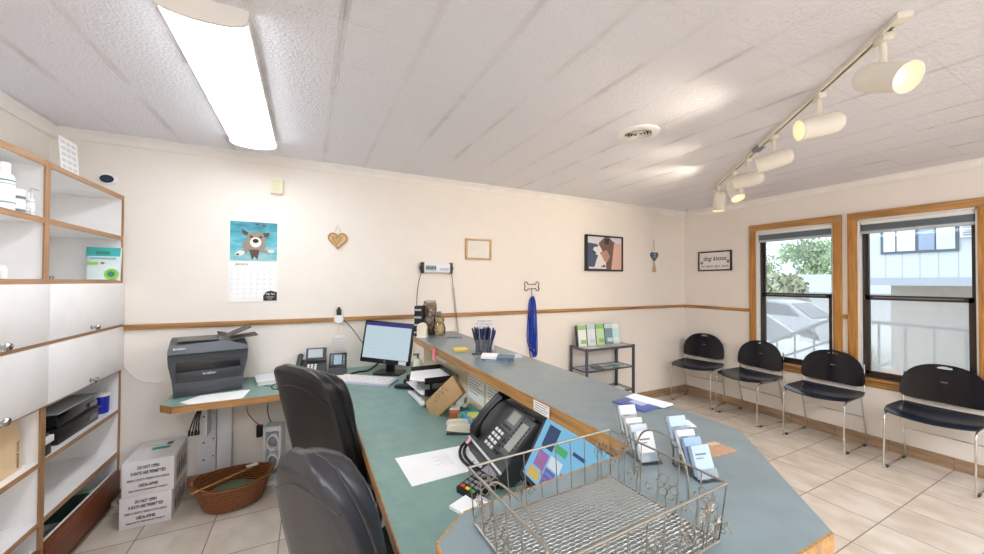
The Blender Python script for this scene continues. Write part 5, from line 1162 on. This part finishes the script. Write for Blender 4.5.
# ================================================================== LEATHER CHAIRS
def sring(cx, z, tx, hw, p=3.6, n=28, bow=0.0):
    out = []
    for k in range(n):
        a = 2 * math.pi * k / n; c, s = math.cos(a), math.sin(a); e = (abs(c) ** p + abs(s) ** p) ** (-1 / p)
        y = hw * s * e; out.append((cx + tx * c * e + bow * (y * y) / .05, y, z))
    return out
def leather_chair(label, m_shell, m_pad, hw=.225, u0=.80, pw=3.0, a0=60):
    t = thing('leather_chair', label, 'office chair', (0, 0, 0), 0, 'leather office chairs at the desk')
    def prof2(u):   # height, axis position and half width up the back
        z = .50 + .58 * u; cx = -.245 - .10 * u - .04 * u * u
        w = hw - .020 + .020 * math.sin(math.pi * min(1, u * 1.1))
        if u > u0: w *= max(0.0, 1 - ((u - u0) / (1.015 - u0)) ** pw) ** .5
        return z, cx, max(w, .03)
    us = [k / 30 for k in range(31)]
    def tap(u): return 1 if u < .93 else math.sqrt(max(.08, 1 - ((u - .93) / .075) ** 2))
    b = MB(); b.loft([sring(prof2(u)[1] - .020, prof2(u)[0], .034 * tap(u), prof2(u)[2], 5.0, bow=.006) for u in us]); b.build('back_shell', m_shell, t, ang=50)
    b = MB(); rings = []
    for u in us[1:]:
        z, cx, w = prof2(u); th = (.040 + .008 * math.sin(u * 9.5)) * tap(u)
        rings.append(sring(cx + .012 + th * .6, z - .016, th, w * .93, 3.2, bow=.012))
    b.loft(rings); b.build('back_cushion', m_pad, t, ang=60)
    b = MB()
    for s in (-1, 1): b.tube([(prof2(u)[1] + .006, s * (prof2(u)[2] * .985), prof2(u)[0] - .004) for u in us[1:-2]], .0045, 6)
    b.tube([(prof2(u)[1] - .0535 + .010 * abs(v) ** 4, v * prof2(u)[2] * .97, prof2(u)[0]) for v, u in [(-1 + k / 8, .86 - .09 * (-1 + k / 8) ** 2) for k in range(17)]], .0030, 6); b.build('seam_piping', m_shell, t)
    b = MB(); b.loft([sring(.02, z, .245 * k, .245 * k, 4.2) for z, k in ((.41, .86), (.425, .95), (.46, 1.0), (.49, .99), (.51, .93), (.518, .78))]); b.build('seat', m_pad, t, ang=60)
    for s in (-1, 1):
        b = MB(); b.box(-.10, .165, s * .245 - .026, s * .245 + .026, .655, .685, b=.012, seg=3); ar = b.build('armrest', M_leather2, t)
        b = MB(); b.tube(catmull([(-.09, s * .245, .660), (-.13, s * .245, .60), (-.10, s * .25, .47), (0, s * .25, .42), (.10, s * .25, .47), (.12, s * .245, .60), (.10, s * .245, .658)], 5), .013, 8); b.build('arm_loop', M_black, ar)
    b = MB(); b.cyl((0, 0, .10), (0, 0, .40), .028, n=16); b.box(-.09, .09, -.08, .08, .385, .412, b=.005); b.build('gas_column', M_black, t)
    for k in range(5):
        a = 2 * math.pi * k / 5 + R(a0); d = Vector((math.cos(a), math.sin(a), 0))
        b = MB(); b.cyl(Vector((0, 0, .115)), d * .29 + Vector((0, 0, .075)), .026, .016, n=10); lg = b.build('leg', M_black, t)
        b = MB(); c = d * .29 + Vector((0, 0, .027)); nrm = Vector((-d.y, d.x, 0)); b.cyl(c - nrm * .022, c - nrm * .005, .027, n=16); b.cyl(c + nrm * .005, c + nrm * .022, .027, n=16); b.cyl(c, c + Vector((0, 0, .055)), .008, n=8); b.build('caster', M_black, lg)
    return t
ca = leather_chair('black leather office chair turned to the monitor, further along the desk', M_leather, M_leather, .225, .86, 3.0)
ca.location = (.318, 1.985, 0); ca.rotation_euler = (0, 0, R(30))
cb2 = leather_chair('worn grey-black leather office chair, the nearer one at the bottom of the photo', M_leather2, M_leather2, .159, .50, 2.1, 19); cb2.scale = (.96, 1, .96)
cb2.location = (.309, 1.228, 0); cb2.rotation_euler = (0, 0, R(35))

# ================================================================== FLOOR THINGS ON THE LEFT
M_carton = mat('white_carton', (232, 230, 234), .6); M_cartons = mat('carton_side', (206, 196, 188), .7)
for k, (x, y, rz, z, h, l) in enumerate(((-.842, 3.035, 0, 0, .182, 'lower'), (-.836, 3.032, 1.5, .1835, .200, 'upper'))):
    t = thing('shipping_box', 'white laboratory shipping box with DO NOT OPEN print, %s of the two stacked' % l, 'box', (x, y, z), R(rz), 'stacked shipping boxes')
    b = MB(); b.box(-.118, .118, -.165, .155, 0, h, b=.002); b.build('carton', M_carton, t)
    if k == 1:
        b = MB(); b.box(-.03, .06, -.01, .03, h + .0, h + .0012, m=0); b.box(-.06, .10, -.12, .11, h - .0004, h + .0006, m=1); b.box(.03, .06, .05, .10, h + .0006, h + .0014, m=2); b.box(-.07, -.01, .06, .075, h + .0006, h + .0014, m=3)
        b.build('top_labels', [flat('tealband', (40, 176, 190)), flat('label_cream', (236, 236, 228)), M_inkgrey, flat('label_lime', (206, 222, 150))], t, smooth=False)
    for s_, z_, sz, mm, wd_ in (('DO NOT OPEN', .81, .025, M_ink, .098), ('X-RAYS ARE PERMITTED', .65, .025, M_ink, .160), ('SEMEN & GENETIC PRESERVATION SAMPLES', .46, .017, M_darkgrey, .190), ('USDA-APHIS', .29, .023, M_ink, .086), ('Approved for International Transport', .165, .014, M_ink, .175)):
        text(s_, sz, mm, t, (0, -.1656, h * z_), FRONT, width=wd_, bold=.0009 if sz > .02 else .0004)
    b = MB(); b.box(.1182, .1190, -.12, .12, h * .12, h * .88, m=0)
    for q in range(5): b.box(.1188, .1196, -.10 + q * .042, -.075 + q * .042, h * .2, h * (.5 + .08 * (q % 3)), m=1)
    b.build('side_print', [M_cartons, M_inkgrey], t, smooth=False)
# wicker basket
t = thing('wicker_basket', 'oval brown wicker basket on the tile floor under the desk', 'basket', (-.418, 2.908, 0))
b = MB(); P = []
for i in range(9):
    u = i / 8; r = .145 + .058 * u; P.append([(r * 1.05 * math.cos(2 * math.pi * k / 40), r * .80 * math.sin(2 * math.pi * k / 40), .012 + .145 * u + (.022 * abs(math.cos(2 * math.pi * k / 40)) ** 3 * u)) for k in range(40)])
b.shell(P, .008, wrap=True); b.prism(ell(0, 0, .15, .115, 32), .004, .016); b.build('body', M_wicker, t, ang=60)
b = MB(); top = [(.206 * 1.05 * math.cos(2 * math.pi * k / 40), .206 * .80 * math.sin(2 * math.pi * k / 40), .160 + .022 * abs(math.cos(2 * math.pi * k / 40)) ** 3) for k in range(40)]
b.tube(top, .011, 8, closed=True)
for ph in (0, math.pi): b.tube([(p[0] + .004 * math.cos(9 * q * .35 + ph), p[1] + .004 * math.sin(9 * q * .35 + ph), p[2] + .006 * math.sin(q * 1.57 + ph)) for q, p in enumerate(top)], .006, 6, closed=True)
b.build('braided_rim', M_wicker, t)
b = MB(); P = []
for i in range(11):
    P.append([(x_ := -.13 + .026 * i, y_ := -.10 + .02 * j, .055 + .045 * math.exp(-((x_ + .01) ** 2 + (y_) ** 2) / .010) + .006 * math.sin(i * 2.1 + j * 1.3))[0:3] for j in range(11)])
P = [[(p[0] * math.sqrt(1 - .4 * (p[1] / .10) ** 2), p[1] * math.sqrt(1 - .4 * (p[0] / .13) ** 2), p[2]) for p in r] for r in P]
b.shell(P, -.012); tag(b.build('green_cushion', mat('sage_fabric', (112, 126, 98), .9, bump=.2, bscale=150), loc=(-.418, 2.908, .018), ang=70), 'sage green fabric pad lying in the wicker basket', 'cushion')
t = thing('wooden_scoop', 'thin wooden stick with a white tag across the wicker basket', 'stick', (-.418, 2.908, .185)); b = MB(); b.cyl((-.195, -.135, -.012), (.135, .03, .025), .006, n=8); b.build('stick', wood('stick_wood', (186, 130, 76), 'x'), t); b = MB(); b.box(-.035, .030, -.018, .018, 0, .002, M=Matrix.Translation((.10, .02, .029)) @ Matrix.Rotation(R(25), 4, 'Z')); b.build('tag', M_paper, t)
# tower heater
t = thing('tower_fan', 'white tower fan with two round openings under the desk', 'fan', (-.205, 3.090, 0), R(-12))
b = MB(); b.box(-.075, .075, -.07, .07, 0, .035, b=.012); b.build('base', M_white, t)
b = MB(); b.box(-.056, -.042, -.050, .050, .034, .410, b=.004); b.box(.042, .056, -.050, .050, .034, .410, b=.004); b.box(-.042, .042, -.050, .050, .376, .410, b=.004); b.box(-.042, .042, -.050, .050, .034, .075, b=.004); b.box(-.044, .044, .030, .046, .07, .38); b.build('casing', mat('fan_white', (226, 228, 232), .4), t)
for z in (.155, .295):
    b = MB(); b.T = Matrix.Translation((0, -.010, z)) @ Matrix.Rotation(R(90), 4, 'X'); b.lathe([(.060, -.03), (.062, .0), (.058, .03), (.046, .034), (.040, .0), (.040, -.03)], 32, sx=.68, cap=False); b.build('blower_ring', M_white, t)
    b = MB(); b.T = Matrix.Translation((0, -.006, z)) @ Matrix.Rotation(R(90), 4, 'X'); b.lathe([(.032, -.02), (.032, .014), (.020, .022), (.001, .024)], 20, sx=.8); b.build('hub', mat('fan_grey', (150, 150, 156), .4), t)
# power strip panel on wall
t = thing('power_strip', 'white outlet strip with dark plugs on the wall under the desk', 'power strip', (-.108, YB - .001, .50)); b = MB(); b.box(-.035, .035, -.028, 0, -.30, .16, b=.004); b.build('strip', M_white, t)
for k in range(4):
    b = MB(); b.box(-.022, .022, -.060, -.028, .09 - k * .075, .13 - k * .075, b=.006); b.cyl((0, -.060, .11 - k * .075), (-.012 * (1 - k % 2 * 2), -.085, .105 - k * .075), .007, n=8); b.build('plug', mat('plug_navy', (36, 40, 58), .4), t)
def cable(name, label, pts, m, r=.0032): b = MB(); b.tube(catmull(pts, 7), r, 6); return tag(b.build(name, m), label, 'cable', 'cables under the desk')
cable('red_cable', 'red cable looping under the desk above the fan', [(-.20, 3.10, .70), (-.28, 3.06, .69), (-.36, 3.08, .62), (-.37, 3.10, .52), (-.31, 3.12, .42), (-.25, 3.15, .37)], flat('cable_red', (178, 60, 66)))
cable('dark_cable', 'dark cable looping from desk underside to the outlet strip', [(-.06, 3.13, .60), (-.12, 3.10, .68), (-.20, 3.10, .64), (-.25, 3.12, .55), (-.24, 3.17, .42), (-.19, 3.19, .36)], M_ink, .0036)
cable('loop_cable', 'black cable hanging in a low loop beside the fan', [(-.05, 3.12, .44), (.0, 3.06, .36), (.02, 3.05, .26), (.08, 3.0, .16), (.16, 2.98, .10)], M_ink, .004)
cable('blue_grey_cable', 'blue-grey cable draped from the outlet strip to the desk', [(-.05, 3.13, .53), (-.10, 3.12, .62), (-.06, 3.10, .70)], mat('cable_blue', (80, 90, 120), .4))
cable('white_lead', 'white cable dropping behind the fan from the desk', [(-.15, 3.15, .70), (-.16, 3.16, .56), (-.13, 3.17, .45), (-.05, 3.15, .30), (.05, 3.1, .22)], M_white)
t = thing('cable_bundle', 'bundle of black leads hanging below the left end of the desk', 'cables', (-.635, 3.06, .70))
for k in range(4):
    b = MB(); b.tube(catmull([(.02 + k * .004, 0, 0), (.0 + k * .006, 0, -.09), (-.03 + k * .010, 0, -.17), (-.05 + k * .016, 0, -.24 - .01 * (k % 2))], 5), .004, 6); b.cyl((-.05 + k * .016, 0, -.24 - .01 * (k % 2)), (-.052 + k * .016, 0, -.275), .007, n=8); b.build('lead', M_ink, t)
b = MB(); b.box(-.02, .02, -.04, -.010, -.03, .055, b=.005); tag(b.build('wall_adapter', M_ink, loc=(-.305, YB - .002, .33)), 'black power adapter on the wall behind the basket', 'adapter')
# bins under the desk
t = thing('waste_bin', 'tall white wastebin with pale liner under the desk between the leather chairs', 'bin', (.300, 1.640, 0))
t.scale = (.95, .95, 1.42)
b = MB(); b.lathe([(.070, .0), (.074, .004), (.085, .30), (.089, .305), (.082, .30), (.070, .012), (.001, .010)], 28); b.build('bin', M_white, t); b = MB(); b.lathe([(.091, .24), (.093, .312), (.088, .330), (.080, .31)], 28, cap=False); b.build('liner', mat('liner', (226, 224, 222), .4), t)

# ================================================================== OUTSIDE
GZ = -.55
b = MB(); b.box(XW + .2, 80, -40, 60, GZ - .1, GZ); struct(b, 'ground_outside', mat('pale_concrete', (206, 202, 196), .9, vary=.06, vscale=2), smooth=False)
b = MB(); b.box(XW + .14, 6.75, -6, 2.35, GZ, -.02); struct(b, 'ramp_landing', mat('landing_concrete', (216, 212, 206), .9, vary=.04), smooth=False)
t = thing('apartment_building', 'pale grey sided building with upstairs window seen through the right window', 'building', (9.0, 0, 0))
M_siding = None
def siding():
    m = bpy.data.materials.new('board_siding'); m.use_nodes = True; N = m.node_tree.nodes; L = m.node_tree.links; bs = N['Principled BSDF']; bs.inputs['Roughness'].default_value = .8
    tc = N.new('ShaderNodeTexCoord'); sp = N.new('ShaderNodeSeparateXYZ'); L.new(tc.outputs['Object'], sp.inputs[0])
    f = mathn(N, L, 'FRACT', mathn(N, L, 'DIVIDE', sp.outputs['Y'], .20)); g = mathn(N, L, 'LESS_THAN', f, .07)
    mx = N.new('ShaderNodeMix'); mx.data_type = 'RGBA'; L.new(g, mx.inputs[0]); mx.inputs[6].default_value = lin((206, 210, 214)); mx.inputs[7].default_value = lin((178, 183, 190)); L.new(mx.outputs[2], bs.inputs['Base Color']); return m
b = MB(); b.box(0, 6, -8, 3.30, 1.55, 5.2); b.build('upper_floor', siding(), t, smooth=False)
b = MB(); b.box(-.04, 6.0, -8.02, 3.32, 1.42, 1.55); b.build('floor_band', mat('band_grey', (176, 182, 190), .8), t, smooth=False)
b = MB(); b.box(1.6, 6, -8, 3.0, GZ, 1.42); b.build('lower_wall', mat('stucco_beige', (206, 196, 182), .9, vary=.05), t, smooth=False)
b = MB(); b.box(.1, .3, 2.95, 3.15, GZ, 1.42); b.build('post', mat('post_white', (226, 226, 226), .7), t, smooth=False)
b = MB(); b.box(-.03, .02, 1.80, 2.66, 1.96, 2.95); w_ = b.build('window', mat('alu_dark', (90, 104, 112), .5), t, smooth=False)
for y0, y1, c in ((1.83, 2.02, (206, 216, 226)), (2.04, 2.21, (150, 164, 184)), (2.25, 2.46, (214, 222, 226)), (2.48, 2.62, (222, 230, 234))):
    b = MB(); b.box(-.04, -.028, y0, y1, 2.0, 2.91); b.build('pane', mat('pane_%d' % int(y0 * 100), c, .15), w_, smooth=False)
b = MB(); b.box(-.10, .05, 1.38, 1.77, 2.16, 2.42); ac = b.build('air_conditioner', mat('ac_white', (214, 216, 216), .6), t, smooth=False); b = MB()
for k in range(6): b.box(-.115, -.098, 1.41, 1.74, 2.19 + k * .036, 2.205 + k * .036)
b.build('louvres', mat('ac_grey', (150, 154, 158), .6), ac, smooth=False)
# railing
t = thing('ramp_railing', 'dark grey metal railing along the walkway outside both windows', 'railing', (6.2, 0, 0)); M_rail = mat('railing_grey', (120, 122, 126), .5)
b = MB(); b.cyl((0, 2.30, .98), (0, -3.0, .93), .022, n=10); b.cyl((0, 2.30, .08), (0, -3.0, .08), .016, n=8); b.cyl((0, 2.30, .98), (0, 3.9, -.12 + .18), .022, n=10); b.cyl((0, 2.30, .10), (0, 3.9, -.50), .014, n=8); b.cyl((0, 2.30, .70), (0, 3.9, -.20), .014, n=8); b.build('rail', M_rail, t)
b = MB(); yy = 2.30
while yy > -1.2: b.cyl((0, yy, -.02), (0, yy, .95), .012, n=8); yy -= .22
yy = 2.50
while yy < 3.9: b.cyl((0, yy, GZ), (0, yy, .98 - (yy - 2.3) * .575), .012, n=8); yy += .22
b.build('balusters', M_rail, t)
# cars
def car(label, loc, rz, body, s=1.0):
    t = thing('parked_car', label, 'car', loc, rz, 'parked cars outside')
    prof_b = [(-2.05, .30), (-2.10, .62), (-1.95, .80), (-1.35, .92), (-.75, 1.38), (-.2, 1.46), (.75, 1.42), (1.45, 1.0), (1.95, .92), (2.08, .70), (2.06, .32), (1.55, .28), (-1.5, .28)]
    b = MB(); b.loft([[(x, y * (1 if z < .95 else .84), z) for x, z in prof_b] for y in (-.86, -.80, .80, .86)]) if 0 else None
    def ring(y, k): return [(x * (1 - .02 * k), y * (.82 if z > 1.1 else 1.0), z * (1 - .02 * k) + .0) for x, z in prof_b]
    b.loft([ring(-.86, 1), ring(-.82, 0), ring(.82, 0), ring(.86, 1)]); b.build('body', mat('car_' + body, {'white': (236, 238, 240), 'silver': (196, 202, 208)}[body], .25, coat=.5), t, ang=40)
    gl = mat('car_glass', (70, 84, 96), .1)
    for y in (-1, 1):
        b = MB(); b.T = Matrix.Translation((0, y * .785, 0)); b.wallpoly([(-1.12, .98), (-.72, 1.32), (-.15, 1.39), (-.15, .98)], -.06, .06); b.wallpoly([(-.07, .98), (-.07, 1.39), (.70, 1.35), (1.18, 1.0)], -.06, .06); b.build('side_window', gl, t, smooth=False)
    b = MB(); b.loft([[(-1.36, -.62, .95), (-1.36, .62, .95), (-1.30, .62, .95), (-1.30, -.62, .95)], [(-.80, -.56, 1.36), (-.80, .56, 1.36), (-.74, .56, 1.36), (-.74, -.56, 1.36)]]); b.build('windscreen', gl, t, smooth=False)
    for x in (-1.30, 1.28):
        for y in (-1, 1):
            b = MB(); b.cyl((x, y * .70, .31), (x, y * .88, .31), .31, n=28); wh = b.build('wheel', M_ink, t); b = MB(); b.cyl((x, y * .875, .31), (x, y * .89, .31), .19, n=20); b.build('hub_cap', M_midgrey, wh)
    for y in (-.6, .6):
        b = MB(); b.sphere((-2.02, y, .66), (.06, .14, .07), nu=12, nv=8); b.build('headlight', mat('lamp_clear', (230, 234, 238), .15), t)
    b = MB(); b.box(-2.115, -2.06, -.5, .5, .42, .56, b=.02); b.build('grille', M_ink, t)
    return t
car('white car parked close outside behind the sloping railing', (8.2, 5.2, GZ), R(90), 'white')
car('silver car parked further off across the lot', (14.3, 6.9, GZ), R(90), 'silver')
t = thing('far_house', 'low white house with grey roof far outside the first window', 'house', (26, 10.5, 0)); b = MB(); b.box(0, 5, -3.5, 3.5, GZ, .95); b.build('wall', mat('house_white', (222, 224, 226), .8), t, smooth=False)
b = MB(); b.loft([[(-.4, -3.9, .95), (5.4, -3.9, .95), (2.5, -3.9, 2.0)], [(-.4, 3.9, .95), (5.4, 3.9, .95), (2.5, 3.9, 2.0)]]); b.build('roof', mat('roof_grey', (176, 182, 190), .8), t, smooth=False)
def tree(label, x, y, h, r, col, seed):
    t = thing('tree', label, 'tree', (x, y, GZ), 0, 'trees outside the first window'); g = random.Random(seed)
    b = MB(); b.cyl((0, 0, 0), (0, 0, h * .55), .16, .08, n=10); b.build('trunk', mat('bark', (120, 104, 90), .9), t)
    b = MB()
    blobs = [(g.uniform(-r, r) * .7, g.uniform(-r, r) * .8, h * (.45 + .45 * g.random()), r * g.uniform(.35, .6)) for _ in range(16)]
    for k in range(2600):
        bx_, by_, bz_, br = blobs[k % 16]; d = Vector((g.gauss(0, 1), g.gauss(0, 1), g.gauss(0, 1))).normalized() * br * (g.random() ** .33); c = Vector((bx_, by_, bz_)) + d
        e = Euler((g.random() * 6, g.random() * 6, g.random() * 6)).to_matrix(); s = .10 + .06 * g.random()
        b.quad([c + e @ Vector(v) for v in ((-s, -s * .5, 0), (s, -s * .5, 0), (s, s * .5, 0), (-s, s * .5, 0))], k % 2)
    b.build('crown', [mat('leaf_%s_a' % col[0], col[1], .7), mat('leaf_%s_b' % col[0], tuple(int(v * .85) for v in col[1]), .7)], t, smooth=False)
tree('tall pale green tree beyond the far house, nearer the building', 40, 15.6, 5.7, 2.6, ('a', (172, 192, 150)), 1)
tree('lower yellow-green tree left of the far house', 41, 22.0, 5.0, 2.4, ('b', (190, 204, 158)), 2)
tree('small bushy tree between the parked cars and the house', 19.5, 9.6, 2.2, 1.2, ('c', (176, 180, 150)), 3)
for k in range(3):
    b = MB(); b.tube([(20, 3.5 + .9 * q, 2.45 + .30 * k + .150 * (q - 5) + .006 * (q - 5) ** 2) for q in range(12)], .016, 5); tag(b.build('utility_wire', mat('wire_grey', (120, 124, 130), .6)), 'overhead utility wire across the sky outside the first window', 'wire', 'overhead wires')
t = thing('yucca_planter', 'spiky plant in a terracotta planter beyond the railing', 'planter', (8.1, 2.30, GZ)); b = MB(); b.box(-.3, .3, -1.6, .6, 0, .62, b=.02); b.build('planter_box', mat('terracotta', (206, 160, 130), .8), t); b = MB(); g = random.Random(9)
for k in range(40):
    a = g.random() * 6.28; el = g.uniform(.3, 1.4); d = Vector((math.cos(a) * math.cos(el), math.sin(a) * math.cos(el), math.sin(el))); b.cyl((0, .25, .62), Vector((0, .25, .62)) + d * .45, .014, .002, n=5)
b.build('leaves', mat('yucca_green', (150, 166, 140), .6), t)

# ================================================================== WORLD, CAMERA
w = bpy.data.worlds.new('sky'); S.world = w; w.use_nodes = True
N = w.node_tree.nodes; L = w.node_tree.links; bg = N['Background']
tc = N.new('ShaderNodeTexCoord'); mp = N.new('ShaderNodeMapping'); mp.inputs['Scale'].default_value = (1, 1, 3); L.new(tc.outputs['Generated'], mp.inputs[0])
n = N.new('ShaderNodeTexNoise'); n.inputs['Scale'].default_value = 3; n.inputs['Detail'].default_value = 6; L.new(mp.outputs[0], n.inputs['Vector'])
rp = N.new('ShaderNodeValToRGB'); rp.color_ramp.elements[0].position = .4; rp.color_ramp.elements[0].color = lin((196, 216, 240)); rp.color_ramp.elements[1].position = .62; rp.color_ramp.elements[1].color = lin((246, 248, 250))
L.new(n.outputs['Fac'], rp.inputs[0]); L.new(rp.outputs[0], bg.inputs[0]); bg.inputs['Strength'].default_value = 2.0

cam = bpy.data.cameras.new('camera'); co = bpy.data.objects.new('camera', cam); COL.objects.link(co)
F_, yaw, pi_, ro = 365.92, .4667, .0132, .0046
cam.sensor_fit = 'HORIZONTAL'; cam.sensor_width = 36; cam.lens = F_ / 984 * 36; cam.clip_start = .02; cam.clip_end = 200
r_ = Vector((math.cos(yaw), -math.sin(yaw), 0)); d_ = Vector((math.sin(yaw) * math.cos(pi_), math.cos(yaw) * math.cos(pi_), math.sin(pi_))); u_ = r_.cross(d_)
X_ = r_ * math.cos(ro) + u_ * math.sin(ro); Y_ = u_ * math.cos(ro) - r_ * math.sin(ro); Z_ = -d_
co.matrix_world = Matrix.Translation((0, 0, 1.45)) @ Matrix((X_, Y_, Z_)).transposed().to_4x4()
S.camera = co
S.view_settings.view_transform = 'Standard'; S.view_settings.look = 'None'; S.view_settings.gamma = 1.0; S.view_settings.use_curve_mapping = False
S.view_settings.exposure = 0.6
S.cycles.max_bounces = 12; S.cycles.diffuse_bounces = 6; S.cycles.transparent_max_bounces = 24; S.cycles.sample_clamp_indirect = 6
S.cycles.caustics_reflective = False; S.cycles.caustics_refractive = False
